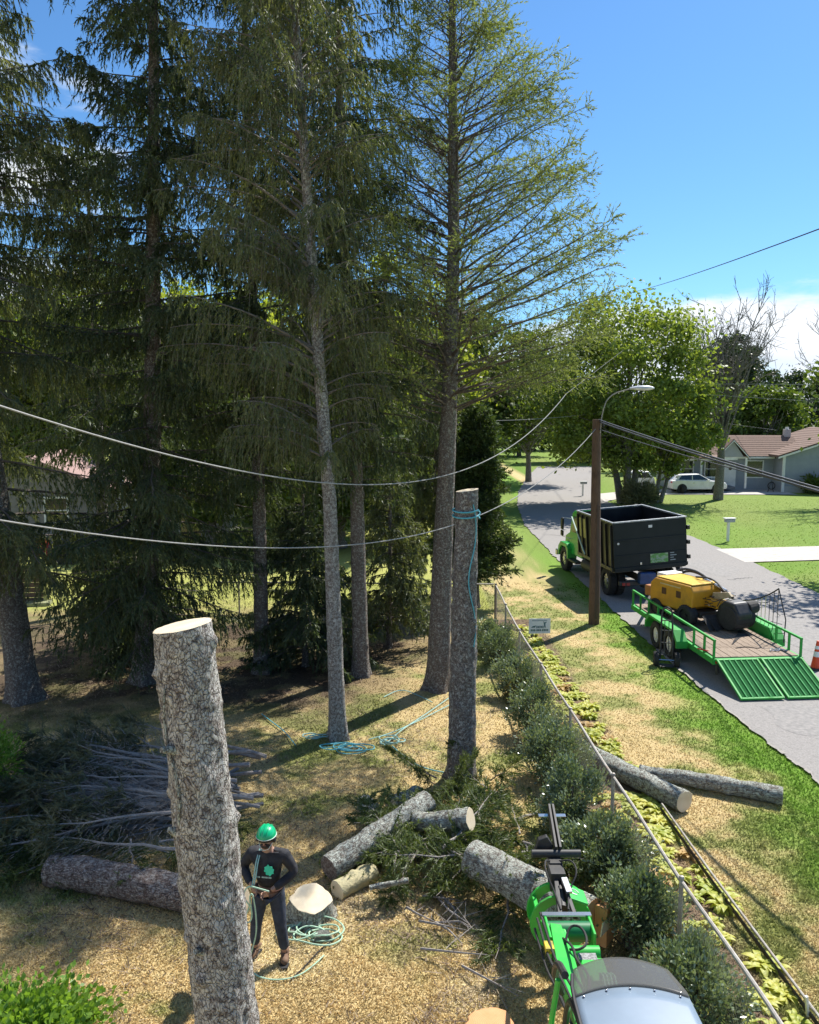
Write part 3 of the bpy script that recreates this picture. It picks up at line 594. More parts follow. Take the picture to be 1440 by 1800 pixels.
# far wood that closes the view
r = np.random.RandomState(99); n = 60000; x = r.uniform(-160, 190, n); yb = 130 + 12 * fbm(x * .03, x * 0, 4); top = 5.5 + 7 * fbm(x * .09, x * 0 + 3, 9); z = r.rand(n) ** .7 * top; y = yb + r.normal(0, 2.5, n)
pos = np.stack([x, y, z], -1); nrm = unit(r.normal(size=(n, 3))); a = unit(np.cross(nrm, r.normal(size=(n, 3)))); b = np.cross(nrm, a); l = r.uniform(.5, 1.2, n)[:, None]
tag(soup('far_wood', np.stack([pos - a * l * .5, pos + b * l * .35, pos + a * l * .5, pos - b * l * .35], 1), DG), 'wood closing the view far behind the houses', 'wood', kind='stuff')

# ------------------------------------------------------------------ felled trees: standing stems, stumps, logs
def bark_tube(name, L_, r0, r1, m, parent, seed=0, n=30, step=.05, rough=.018, bend=0, knots=6, flare=0):
    rs_ = np.random.RandomState(seed); zs = np.linspace(0, L_, max(4, int(L_ / step))); V = []
    kn = [(rs_.uniform(.1, L_), rs_.uniform(0, 6.28), rs_.uniform(.015, .05), rs_.uniform(.0012, .003)) for _ in range(knots)]
    for z in zs:
        r = r0 + (r1 - r0) * z / L_; bx = bend * math.sin(math.pi * z / L_)
        for k in range(n):
            a = 2 * math.pi * k / n
            f = 1 + flare * math.exp(-z / .15) * (1 + .6 * math.sin(a * 4 + seed) + .3 * math.sin(a * 7))
            q = Vector((math.cos(a) * r * 8, math.sin(a) * r * 8, z * 4 + seed * 3.1)); q2 = Vector((math.cos(a) * r * 26, math.sin(a) * r * 26, z * 16 + seed))
            rr_ = r * f * (1 + .03 * mnoise.noise(q * .4)) + rough * (1.3 * mnoise.noise(q) + .8 * mnoise.noise(q2))
            for kz, ka, kr, kw_ in kn:
                if abs(z - kz) < .15:
                    da = (a - ka + math.pi) % (2 * math.pi) - math.pi; dd = (da * r) ** 2 + (z - kz) ** 2
                    if dd < .02: rr_ += kr * math.exp(-dd / kw_)
            V.append((rr_ * math.cos(a) + bx, rr_ * math.sin(a), z))
    m_ = len(zs); F = [(i * n + k, i * n + (k + 1) % n, (i + 1) * n + (k + 1) % n, (i + 1) * n + k) for i in range(m_ - 1) for k in range(n)]
    o = np_mesh(name, V, F, m, parent, smooth=True); return o, np.array(V).reshape(m_, n, 3)
def cap(name, ring, m, parent, up=1, tilt=None, dome=.004):
    ring = ring.copy(); c = ring.mean(0); V = [c + np.array([0, 0, dome * up])]; n = len(ring)
    for f in (.5, .97, 1.0): V += [c + (p - c) * f + np.array([0, 0, (.003 if f < 1 else -.0) * up]) for p in ring]
    F = [(0, 1 + k, 1 + (k + 1) % n) for k in range(n)]
    F2 = [(1 + b * n + k, 1 + (b + 1) * n + k, 1 + (b + 1) * n + (k + 1) % n, 1 + b * n + (k + 1) % n) for b in (0, 1) for k in range(n)]
    me = bpy.data.meshes.new(name); me.from_pydata([tuple(v) for v in V], [], F + F2)
    o = link(name, me, m, parent); o.location = (0, 0, 0); return o
def log(label, p0, p1, r0, r1, seed, c0=CUT, c1=CUT, bark=LOG_BARK, bend=0, knots=7, group=None, cat='log', name='log', **kw):
    p0, p1 = Vector(p0), Vector(p1); d = p1 - p0
    t = thing(name, label, cat, p0, 0, group); t.rotation_euler = d.to_track_quat('Z', 'Y').to_euler()
    o, V = bark_tube('bark', d.length, r0, r1, bark, t, seed, bend=bend, knots=knots, **kw)
    cap('cut_face', V[0], c0, t, -1); cap('cut_face', V[-1], c1, t, 1)
    return t
# tall cut trunk in the foreground, its top sawn slightly aslant
def stem(label, p0, p1, r0, r1, seed, bark, tilt, n=72, step=.035, knots=22, flare=0, name='topped_tree'):
    p0, p1 = Vector(p0), Vector(p1); d = p1 - p0
    t = thing(name, label, 'tree stem', p0); t.rotation_euler = d.to_track_quat('Z', 'Y').to_euler()
    o, V = bark_tube('bark', d.length, r0, r1, bark, t, seed, n=n, step=step, rough=.014, knots=knots, flare=flare)
    top = V[-1]; inv = t.rotation_euler.to_matrix().inverted(); a = inv @ Vector((tilt[0], tilt[1], 0))
    m_ = len(V)
    me = o.data; co = np.zeros(m_ * n * 3, np.float32); me.vertices.foreach_get('co', co); co = co.reshape(m_, n, 3)
    for k in range(6): co[m_ - 1 - k, :, 2] += (co[m_ - 1 - k, :, 0] * a.x + co[m_ - 1 - k, :, 1] * a.y) * (1 - k / 6)
    me.vertices.foreach_set('co', co.ravel()); me.update(); cap('cut_face', co[-1].astype(float), CUT, t, 1); return t
stem('tall pale cut trunk standing in the left foreground with a sawn top', (-1.40, 6.2, 0), (-1.76, 6.2, 4.66), .262, .225, 3, barkmat('foreground_bark', (.06, .048, .042), (.48, .415, .37), (.72, .69, .63), .85, 7, .045, .5), (.10, -.03), n=96, step=.03, knots=24, flare=.2)
_st = bpy.data.objects['topped_tree']
for k, (a_, z_, l_) in enumerate(((-.55, 3.75, .10), (-2.4, 3.92, .05), (-1.0, 3.05, .05), (-.35, 2.1, .06), (-1.9, 2.5, .04))):
    o = MB().tube([(math.cos(a_) * .20, math.sin(a_) * .20, z_), (math.cos(a_) * (.24 + l_ * .3), math.sin(a_) * (.24 + l_ * .3), z_ + .03), (math.cos(a_) * (.235 + l_), math.sin(a_) * (.235 + l_), z_ + .05)], [.05, .032, .022], 10).build('branch_stub', LOG_BARK, _st, smooth=True)
_q = []
for k in range(14): _a = -.62 + .16 * math.sin(k * .5) + .004 * k; _q.append(Vector((math.cos(_a) * .243, math.sin(_a) * .243, 3.15 + k * .085)))
MB().tube(_q, [.006] + [.016 - .0006 * k for k in range(12)] + [.005], 6).build('bark_ridge', LOG_BARK, _st, smooth=True)
s2 = stem('darker cut trunk topped in the middle of the yard, wound with blue rope', (.89, 13.53, 0), (.95, 13.53, 5.02), .245, .185, 4, barkmat('middle_bark', (.075, .062, .055), (.33, .285, .25), (.46, .47, .43), .6, 8, .03, .5), (.16, 0), n=64, step=.05, knots=26, flare=.25)
# stub on the foreground trunk
_s = P(545, 1575, .26)
log('pale tree stump with a slanting fresh cut beside the worker', (_s.x, _s.y, 0), (_s.x + .02, _s.y - .05, .26), .25, .235, 9, name='tree_stump', cat='stump', bark=LOG_BARK, flare=.35, knots=2)
log('pale orange stump sawn off low at the bottom edge of the frame', (P(864, 1800, .30).x, P(864, 1800, .30).y, 0), P(864, 1800, .30), .24, .22, 10, c1=CUTO, name='tree_stump', cat='stump', bark=SPRUCE_BARK, flare=.3, knots=1)
LR = barkmat('reddish_log_bark', (.09, .06, .05), (.34, .26, .22), (.48, .43, .38), .7, 8, .03)
log('long reddish grey log lying left of the worker behind the tall cut trunk', P(92, 1528, .21), P(424, 1592, .20), .21, .215, 11, bark=LR, bend=.03)
log('lichen covered log lying aslant across the brush right of the pale stump', P(578, 1527, .2), P(752, 1409, .5), .175, .165, 12, c0=LR, c1=CUTO)
_s = P(828, 1441, .62)
log('short log in the brush with its round pale cut end facing right', _s + Vector((-.78, .34, -.22)), _s, .13, .145, 13)
log('short grey log chunk behind the slanting lichen log, left one', P(640, 1412, .16), P(672, 1446, .14), .14, .15, 14)
log('short grey log chunk behind the slanting lichen log, right one', P(688, 1416, .16), P(735, 1396, .14), .13, .13, 15)
log('split pale log piece lying against the slanting lichen log', P(592, 1566, .10), P(655, 1532, .12), .13, .12, 16, bark=mat('stripped_wood', (.50, .43, .24), (.36, .33, .20), rough=.9, scale=12, bump=.01))
log('thick log held in the grapple of the green loader', P(832, 1508, .50), P(1040, 1618, .46), .235, .25, 17, c1=CUTO, knots=9)
wd = MB(); wd.prism([(-.02, -.25), (.22, -.2), (.26, .02), (.16, .2), (-.02, .24)], 'x', -.0, .16)
q = P(1046, 1622, .40); w_ = thing('log_wedge', 'orange split slab of wood at the end of the thick log', 'slab', q, R(-40)); wd.build('slab', CUTO, w_, bevel=.01)
wk = MB(); wk.prism([(-.2, .0), (.2, -.01), (.17, .10), (-.15, .14)], 'x', .0, .012); wk.build('sawn_edge', CUT, w_).location = (.165, 0, 0)
log('log lying over the hostas and through the fence, its cut end facing right', P(1030, 1322, .17), P(1204, 1409, .19), .165, .175, 18, bend=-.03)
log('long thin log lying on the grass nearest the street', P(1124, 1357, .14), P(1376, 1400, .15), .115, .14, 19, bend=.07)
log('thin pale pole of wood sticking out of the brush heap', P(718, 1549, .35), P(650, 1560, .30), .035, .03, 20, knots=0)
for i, (x, y, rz, sc) in enumerate(((566, 1650, .3, .13), (520, 1640, 1.2, .1), (706, 1330, .5, .08))):
    m_ = MB(); m_.prism([(-1, 0), (-.6, .5), (0, .62), (.7, .45), (1, 0)], 'y', -.5, .5)
    o = m_.build('bark_chunk', LOG_BARK, bevel=.1); o.scale = (sc, sc, sc); o.location = P(x, y, .0); o.rotation_euler = (0, 0, rz)
    tag(o, ('dark chunk of bark beside the coiled green rope', 'chunk of bark at the foot of the pale stump', 'chunk of bark on the grass below the blue ropes')[i], 'bark')

# ------------------------------------------------------------------ cut branches and brush
CUTF = leafmat('fresh_cut_needles', (.045, .075, .022), (.15, .19, .06), .3, .5, 1.5)
GREYN = leafmat('dull_needles', (.075, .085, .045), (.17, .17, .09), .2, .6, 1.5)
def cut_branch_proto(seed, L_, fol, n=1, green=.25, bare=.25):
    r = np.random.RandomState(seed)
    p, tw, sp = branch_np(r, L_, 0, .06, droop=.02, tip=.02, hang=.12, sec_sp=.05, sec_len=.6, nspr=26, spr_len=.12, spr_w=.024, bare=bare, fol0=green, skirt=.2, wob=.12)
    t = bpy.data.objects.new('cut_branch', None); col.objects.link(t)
    MB().tube(p.tolist(), list(np.linspace(.012 + .009 * L_, .004, len(p))), 6).build('stem', PALEBR, t, smooth=True)
    soup('side_twigs', tw * np.array([1, 1, 1]), PALEBR, t); soup('needles', sp, fol, t); return t
protos = [cut_branch_proto(70, 2.4, CUTF), cut_branch_proto(71, 1.8, CUTF, bare=.1, green=.1), cut_branch_proto(72, 2.2, CUTF, bare=.15, green=.15)]
protos2 = [cut_branch_proto(73, 3.2, GREYN, green=.72), cut_branch_proto(74, 2.8, GREYN, green=.85), cut_branch_proto(75, 3.0, GREYN, green=.6)]
kids_of = {p.name: [c for c in bpy.data.objects if c.parent == p] for p in protos + protos2}
used = set()
def put_branch(pr, loc, az, el, sc, roll, label, group):
    if pr.name not in used: o = pr; used.add(pr.name)
    else:
        o = pr.copy(); col.objects.link(o)
        for ch in kids_of[pr.name]: c = ch.copy(); col.objects.link(c); c.parent = o
    o.location = loc; o.rotation_euler = (Matrix.Rotation(az, 3, 'Z') @ Matrix.Rotation(-el, 3, 'Y') @ Matrix.Rotation(roll, 3, 'X')).to_euler(); o.scale = (sc,) * 3
    tag(o, label, 'branch', group)
rr = random.Random(3)
for i in range(42):                                     # heap in the middle, between the logs
    x = rr.uniform(690, 940); y = rr.gauss(1478, 34); y = min(1545, max(1415, y))
    hz = rr.uniform(.05, .6) * (1 - abs(x - 790) / 260)
    put_branch(protos[i % 3], P(x, y, max(.05, hz)), rr.uniform(0, 6.28), rr.uniform(-.22, .12), rr.uniform(.38, .75), rr.uniform(-.6, .6), 'fresh green cut spruce branch ' + ('under the round ended short log' if x < 775 else 'at the left end of the thick grapple log' if x < 860 else 'between the roped trunk and the grapple tip'), 'cut branches in the middle heap')
for i in range(10):                                     # round the foot of the roped trunk
    a = rr.uniform(0, 6.28); put_branch(protos[i % 3], (.89 + math.cos(a) * .5, 13.2 + math.sin(a) * .35, .1), rr.uniform(3.6, 5.8), rr.uniform(.1, 1.1), rr.uniform(.3, .5), rr.uniform(-1, 1), 'green spruce branch leaning on the foot of the roped cut trunk', 'branches round the roped trunk')
for i in range(70):                                     # long heap at the left, butts to the right
    x = rr.uniform(250, 470); y = rr.gauss(1390, 34); z = rr.uniform(.05, .62)
    put_branch(protos2[i % 3] if i % 4 else protos2[1], P(x, y, z), math.pi + rr.gauss(-.02, .30), rr.uniform(-.16, .10), rr.uniform(.75, 1.15), rr.uniform(-.5, .5), 'grey stemmed cut branch in the left heap, ' + ('butt behind the tall cut trunk' if x > 380 else 'far layer' if y < 1390 else 'near layer'), 'cut branches in the left heap')
for i in range(18):
    x = rr.uniform(10, 340); y = rr.gauss(1462, 22)
    put_branch(protos[i % 3], P(x, y, rr.uniform(.05, .3)), rr.uniform(0, 6.28), rr.uniform(-.2, .1), rr.uniform(.4, .7), rr.uniform(-.5, .5), 'dark green branch lying in front of the long left heap', 'cut branches before the left heap')
for pr in protos + protos2:
    pass
# bare sticks over the ground right of the worker
for i in range(9):
    a = P(rr.uniform(690, 830), rr.uniform(1560, 1700), .06); b = a + Vector((rr.uniform(.2, .9), rr.uniform(-.9, -.1), rr.uniform(-.03, .1)))
    m_ = MB(); mid = (a + b) / 2 + Vector((rr.uniform(-.08, .08), rr.uniform(-.08, .08), .05)); m_.tube([a, mid, b], [.016, .012, .004], 5)
    for k in range(5):
        s_ = a + (b - a) * rr.uniform(.2, .9) + Vector((0, 0, .03)); m_.tube([s_, s_ + Vector((rr.uniform(-.3, .3), rr.uniform(-.3, .3), rr.uniform(0, .15)))], [.006, .002], 3)
    tag(m_.build('fallen_stick', PALEBR), 'bare pale stick on the ground before the brush heap', 'stick', 'bare sticks on the ground')

# ------------------------------------------------------------------ shrubs, hostas, leafy corners
def leaf_quads(r, pos, out, l, w, jit=.6):
    n = len(pos); d = unit(out + r.normal(0, jit, (n, 3))); s = unit(np.cross(d, r.normal(size=(n, 3)))); l = l * r.uniform(.7, 1.3, (n, 1)); w = w * r.uniform(.8, 1.2, (n, 1))
    return np.stack([pos, pos + d * l * .5 + s * w, pos + d * l, pos + d * l * .5 - s * w], 1)
def shrub(label, loc, rad, h, n, l, w, fol, seed, group=None, name='shrub', fill=.35):
    r = np.random.RandomState(seed); t = thing(name, label, 'shrub', loc, 0, group)
    nc = 46; u = unit(r.normal(size=(nc, 3)) * np.array([1, 1, .9])); C = u * np.array([rad * r.uniform(.85, 1.15), rad * r.uniform(.85, 1.15), h * .46]) * r.uniform(.45, 1.18, (nc, 1)) + np.array([0, 0, h * .54])
    cs = np.repeat(C, n // nc, axis=0); pos = cs + r.normal(0, rad * .17, cs.shape); pos[:, 2] = np.maximum(pos[:, 2], .03)
    out = unit(pos - np.array([0, 0, h * .3])) + np.array([0, 0, .35])
    soup('foliage', leaf_quads(r, pos, out, l, w), fol, t)
    mb = MB()
    for c in C: mb.tube([[r.normal(0, .05), r.normal(0, .05), 0], list(c * .5 + r.normal(0, .03, 3)), list(c)], [.014, .009, .004], 4, cap=False)
    o = mb.build('stems', BRANCH, t); tag(o, kind='stuff'); return t
SHR = leafmat('greygreen_leaves', (.075, .12, .06), (.27, .33, .21), .22, .30, 2.5, spec=.8)
SHRB = leafmat('yellowing_leaves', (.10, .12, .04), (.28, .24, .10), .25, .5, 2.5)
BRI = leafmat('bright_green_leaves', (.09, .20, .03), (.22, .36, .06), .4, .45, 2.5)
HOS = leafmat('hosta_leaves', (.30, .38, .04), (.62, .58, .14), .38, .5, 3.0)
HOSB = leafmat('browning_hosta_leaves', (.36, .24, .09), (.60, .42, .16), .3, .6, 3.0)
wh = ('in front of the fence corner', 'second from the fence corner', 'third from the fence corner', 'between the fence and the roped trunk', 'left of the log that crosses the fence', 'behind the tip of the grapple', 'right of the grapple bar, partly yellowing', 'right of the log held by the loader', 'right of the loader roof at the bottom edge')
for i, (x, y, z, rad, h) in enumerate(((868, 1118, .4, .5, .8), (890, 1140, .45, .52, .95), (922, 1192, .45, .52, .95), (948, 1255, .45, .55, 1.0), (988, 1325, .45, .56, 1.0), (1018, 1412, .45, .5, 1.05), (1074, 1496, .4, .48, .85), (1130, 1604, .45, .52, 1.0), (1232, 1745, .40, .50, .9))):
    p = P(x, y, z); p.z = 0; p.x -= .10; rad *= .86
    shrub('round grey green shrub ' + wh[i], p, rad, h, 5200 if i < 4 else 7000, .062, .015, SHR, 100 + i, 'shrubs along the fence', fill=.3)
for i, (x, y) in enumerate(((905, 1218), (1062, 1470), (975, 1290), (1210, 1685))):
    p = P(x, y, .2); p.z = 0; shrub('low yellowing plant among the grey green shrubs, ' + ('far one', 'by the grapple bar', 'behind the crossing log', 'by the loader roof')[i], p, .3, .45, 1500, .07, .014, SHRB, 120 + i, 'yellowing plants')
shrub('bright green leafy bush in the bottom left corner', P(25, 1835, .3) * 1, .62, .6, 7000, .07, .024, BRI, 130).location.z = 0
shrub('bright green feathery shrub at the left frame edge', Vector((-6.9, 12.2, 0)), .62, 1.5, 6000, .10, .014, BRI, 131)
shrub('dry ornamental grass clump under the forked street tree', (15.6, 55.6, 0), 1.0, 1.2, 3500, .5, .03, leafmat('dry_clump', (.10, .11, .05), (.26, .26, .14), .3, .6, 1), 132)

def hosta_mesh(seed, fol, nl=64, l=.19, w=.034):
    r = np.random.RandomState(seed); V = []; F = []; b = 0
    for k in range(nl):
        a = r.uniform(0, 6.28); el = r.uniform(.25, 1.15); L_ = l * r.uniform(.6, 1.25); W = w * r.uniform(.7, 1.3); h = np.array([math.cos(a), math.sin(a), 0]); s = np.array([-math.sin(a), math.cos(a), 0]); base = h * r.uniform(0, .05) + np.array([r.normal(0, .03), r.normal(0, .03), .02])
        p = base.copy(); e_ = el
        for q in range(6):
            t = q / 5; wd_ = W * math.sin(math.pi * min(1, max(.06, (t - .12) * 1.12 + .04))) ** .7 if t > .15 else .006
            if t >= 1: wd_ = .001
            V += [p + s * wd_ + np.array([0, 0, wd_ * .35]), p, p - s * wd_ + np.array([0, 0, wd_ * .35])]
            p = p + (h * math.cos(e_) + np.array([0, 0, math.sin(e_)])) * L_ / 5; e_ -= r.uniform(.22, .48)
        for q in range(5):
            i0 = b + q * 3; F += [(i0, i0 + 1, i0 + 4, i0 + 3), (i0 + 1, i0 + 2, i0 + 5, i0 + 4)]
        b += 18
    return V, F
hmesh = []
for sd, fol in ((1, HOS), (2, HOS), (3, HOSB), (4, HOS)):
    V, F = hosta_mesh(sd, fol); o = np_mesh('hosta_leaves', V, F, fol, smooth=True); hmesh.append(o.data); bpy.data.objects.remove(o)
def hosta(loc, i, sc, rz, brown):
    o = bpy.data.objects.new('hosta_plant', hmesh[i]); col.objects.link(o); o.location = loc; o.scale = (sc, sc, sc * .9); o.rotation_euler = (0, 0, rz)
    tag(o, 'browning hosta clump in the bed along the fence' if brown else 'yellow green hosta clump in the bed along the fence', 'hosta', 'browning hostas along the fence' if brown else 'yellow green hostas along the fence')
y = 6.3; rr = random.Random(9)
def where(y): return 'beside the loader at the near end' if y < 9 else 'between the shrubs and the edging pipe' if y < 12.4 else 'just beyond the crossing log' if y < 16.5 else 'halfway along the fence' if y < 19.5 else 'near the white sign'
while y < 23.6:
    xf = float(np.interp(y, [6, 12, 24], [3.2, 3.02, 2.85])); xe = float(np.interp(y, [6, 12, 18, 24], [4.15, 3.92, 3.75, 3.4])); nk = 4 if y < 20 else 3
    for k in range(nk):
        if rr.random() < .10 + .12 * (k == 0) or (13.0 < y < 13.7): continue
        br = rr.random() < .12
        hosta((xf + (xe - xf) * k / (nk - 1) + rr.uniform(-.07, .07), y + rr.uniform(-.12, .12), 0), 2 if br else rr.choice((0, 1, 3)), rr.uniform(.6, 1.15), rr.uniform(0, 6), br)
        o = col.objects[-1]; o['label'] = ('browning hosta clump ' if br else 'yellow green hosta clump ') + where(y)
    y += rr.uniform(.24, .36)

# ------------------------------------------------------------------ chain link fence
GALV = mat('galvanised_pipe', (.30, .27, .23), (.42, .40, .36), rough=.55, metal=.3, scale=15, dirt=(.22, .13, .08))
MESHW = mat('rusty_wire', (.20, .16, .13), (.28, .24, .20), rough=.7, scale=20)
fx = lambda y: float(np.interp(y, [4.5, 6.4, 8.7, 11.6, 14.3, 19.5, 24.1], [3.2, 3.14, 2.99, 2.87, 2.77, 2.58, 2.58]))
ft = thing('chain_link_fence', 'low chain link fence with a pipe top rail running from the corner to the foreground', 'fence', (2.6, 24.1, 0))
off = Vector((-2.6, -24.1, 0))
ys = [4.6] + list(np.arange(5.9, 24.2, 2.6)) + [24.1]
MB().tube([Vector((fx(y), y, 1.17 + .012 * math.sin(y * 2))) + off for y in np.arange(4.6, 24.15, .5)], .022, 8).build('top_rail', GALV, ft, smooth=True)
for y in ys: p_ = Vector((fx(y), y, 0)) + off; MB().tube([p_, p_ + Vector((0, 0, 1.2))], .026 if y < 24 else .04, 8).sphere(p_ + Vector((0, 0, 1.2)), .032, 8).build('fence_post', GALV, ft, smooth=True)
def wires(xy0, xy1, fn, o_):
    Ln = (Vector(xy1) - Vector(xy0)).length; n = int(Ln / .075); T = []
    for k in range(-15, n):
        for s_ in (1, -1):
            d0 = max(0, k * .075); d1 = min(Ln, k * .075 + 1.1)
            if d1 - d0 < .05: continue
            h0 = (d0 - k * .075); h1 = (d1 - k * .075)
            if s_ < 0: h0, h1 = 1.1 - h0, 1.1 - h1
            nseg = 3
            for q in range(nseg):
                da, db = d0 + (d1 - d0) * q / nseg, d0 + (d1 - d0) * (q + 1) / nseg; ha, hb = h0 + (h1 - h0) * q / nseg, h0 + (h1 - h0) * (q + 1) / nseg
                a, b = np.array([*fn(da), ha + .05]), np.array([*fn(db), hb + .05]); w = .0014; e1 = np.array([0, 0, w]); e2 = np.array([w * s_, w, 0])
                T += [np.stack([a - e1, b - e1, b + e1, a + e1]), np.stack([a - e2, b - e2, b + e2, a + e2])]
    return np.array(T) + np.array(o_)
T = wires((0, 4.6), (0, 24.1), lambda d: (fx(4.6 + d), 4.6 + d), off)
tag(soup('wire_mesh', T, MESHW, ft), kind='stuff')
f2 = thing('chain_link_fence', 'side run of chain link fence going left from the corner post behind the cedar', 'fence', (2.6, 24.25, 0))
MB().tube([(-.06, 0, 1.17), (-8.5, .3, 1.17)], .022, 8).build('top_rail', GALV, f2, smooth=True)
for k in range(1, 4): MB().tube([(-2.6 * k, .09 * k, 0), (-2.6 * k, .09 * k, 1.2)], .026, 8).build('fence_post', GALV, f2, smooth=True)
tag(soup('wire_mesh', wires((0, 0), (8.4, 0), lambda d: (-.06 - d, .035 * d), (0, 0, 0)), MESHW, f2), kind='stuff')
# timber edging with a pipe along the outer side of the bed
eg = thing('garden_edging', 'thin pipe rail with dark edging lying along the outer side of the hosta bed', 'edging', (4.0, 12.3, 0))
ep = [Vector((4.0, 12.35, .14)), Vector((4.05, 10.4, .16)), Vector((4.13, 9.0, .15)), Vector((4.22, 7.6, .13)), Vector((4.3, 6.3, .13))]
MB().tube([p - Vector((4, 12.3, 0)) for p in ep], .017, 8).build('pipe', GALV, eg, smooth=True)
m_ = MB()
for a, b in zip(ep[:-1], ep[1:]): m_.bar(a - Vector((4.02, 12.3, .07)), b - Vector((4.02, 12.3, .07)), .015, .05)
m_.build('board', mat('dark_edging_board', (.05, .04, .035), (.10, .08, .06), rough=.9, scale=14), eg)
for k, (x, y) in enumerate(((4.18, 7.9), (4.26, 7.75))):
    o = MB().box((0, 0, .14), (.03, .03, .32)).build('garden_stake', WHITE, bevel=.003); o.location = (x, y, 0); o.rotation_euler = (.15, -.25 + .2 * k, .2); tag(o, ('white stake leaning by the edging at the right bottom corner, left one', 'white stake leaning by the edging at the right bottom corner, right one')[k], 'stake')

# ------------------------------------------------------------------ ropes
def rope(label, pts, m, r=.011, name='rope'):
    o = MB().tube(pts, r, 6).build(name, m, smooth=True); tag(o, label, 'rope'); return o
def tangle(cx, cy, rx, ry, n, seed, z0=.02, zh=.08):
    q = random.Random(seed); pts = []; a = 0
    for k in range(n * 12):
        a += .52 + q.uniform(-.12, .12); f = .45 + .5 * abs(math.sin(k * .11 + seed)); ox = math.sin(k * .07) * rx * .4; oy = math.cos(k * .05 + seed) * ry * .4
        pts.append(Vector((cx + ox + math.cos(a) * rx * f * .7, cy + oy + math.sin(a) * ry * f * .7, z0 + zh * (.5 + .5 * math.sin(k * .37)) * q.uniform(.4, 1))))
    return smooth_path(pts)
def smooth_path(p, it=2):
    p = [Vector(v) for v in p]
    for _ in range(it):
        o = [p[0]]
        for a, b in zip(p[:-1], p[1:]): o += [a * .75 + b * .25, a * .25 + b * .75]
        p = o + [p[-1]]
    return p
BLUE = mat('blue_rope', (.06, .30, .38), (.12, .42, .46), rough=.7, scale=40)
TEAL = mat('pale_teal_rope', (.22, .48, .45), (.38, .55, .50), rough=.7, scale=40)
GRN = mat('pale_green_rope', (.30, .52, .36), (.48, .62, .46), rough=.7, scale=40)
rope('blue rope heap on the grass right of the pale trunk foot', tangle(*P(606, 1316)[:2], .55, .32, 6, 2), BLUE)
rope('teal rope coil lying left of the pale trunk foot', tangle(*P(545, 1300)[:2], .35, .15, 3, 5), TEAL)
rope('teal rope heap farther right of the pale trunk', tangle(*P(680, 1303)[:2], .35, .28, 4, 8), TEAL)
for i, (a, lab) in enumerate(((((648, 1300), (690, 1290), (740, 1265), (792, 1240)), 'teal rope strand running up to the roped trunk'), (((676, 1310), (705, 1285), (745, 1258), (790, 1228)), 'second rope strand running beside it to the roped trunk'), (((690, 1312), (720, 1340), (750, 1352), (792, 1362)), 'rope strand running from the heap to the foot of the roped trunk'), (((460, 1255), (480, 1272), (500, 1285), (520, 1312)), 'blue rope strand in the shade left of the pale trunk'), (((675, 1225), (705, 1212), (735, 1222), (760, 1236)), 'thin rope loop on the grass before the tallest conifer'))):
    rope(lab, smooth_path([P(x, y, .03) + Vector((0, 0, .02 * (k % 2))) for k, (x, y) in enumerate(a)]), (TEAL, TEAL, BLUE, BLUE, TEAL)[i], .010)
# rope down the cut trunk
pts = []
for k in range(60):
    t = k / 59; z = 4.8 - 2.4 * t; r_ = .20 + .01 * t; a = -1.0 + .35 * math.sin(t * 9) ; pts.append(Vector((.93 + math.cos(a) * (r_ + .012), 13.53 + math.sin(a) * (r_ + .012), z)))
rope('blue rope hanging down the side of the middle cut trunk', pts, BLUE, .011)
pts = [Vector((.945 + math.cos(a) * .225, 13.53 + math.sin(a) * .225, 4.55 + .04 * math.sin(a) + .015 * a)) for a in np.linspace(0, 12.0, 60)]
rope('blue rope wound round the middle cut trunk near its top', pts, BLUE, .014)
rope('heap of pale green rope on the ground at the right of the worker', tangle(*P(548, 1650)[:2], .42, .28, 6, 4, .02, .10), GRN, .010)

# ------------------------------------------------------------------ worker
def skin(name, joints, edges, m, parent, sub=2, root=0):
    me = bpy.data.meshes.new(name); me.from_pydata([j[:3] for j in joints], edges, []); o = link(name, me, m, parent)
    me.skin_vertices.new() if hasattr(me.skin_vertices, 'new') and not me.skin_vertices else None
    md = o.modifiers.new('skin', 'SKIN'); md.use_smooth_shade = True
    sv = me.skin_vertices[0].data
    for i, j in enumerate(joints):
        r = j[3]; sv[i].radius = (r, r) if not isinstance(r, tuple) else r
        sv[i].use_root = (i == root)
    s_ = o.modifiers.new('sub', 'SUBSURF'); s_.levels = sub; s_.render_levels = sub
    return o
wk = thing('person', 'worker in green helmet, black printed shirt, jeans and brown boots holding a rope', 'person', (-1.62, 8.86, 0), R(-8))
SKIN = mat('skin', (.33, .18, .12), (.38, .22, .15), rough=.6)
SHIRT = mat('black_shirt', (.012, .012, .016), (.03, .03, .035), rough=.85, scale=14, bump=.02, bscale=9)
JEAN = mat('blue_jeans', (.014, .02, .034), (.04, .052, .08), rough=.85, scale=9, bump=.012, bscale=12)
BOOT = mat('brown_boot', (.13, .07, .04), (.20, .12, .07), rough=.8, scale=14)
HELM = mat('green_helmet', (.0, .42, .17), (.0, .36, .15), rough=.3, coat=.3)
wk.scale = (.95, .95, .94)
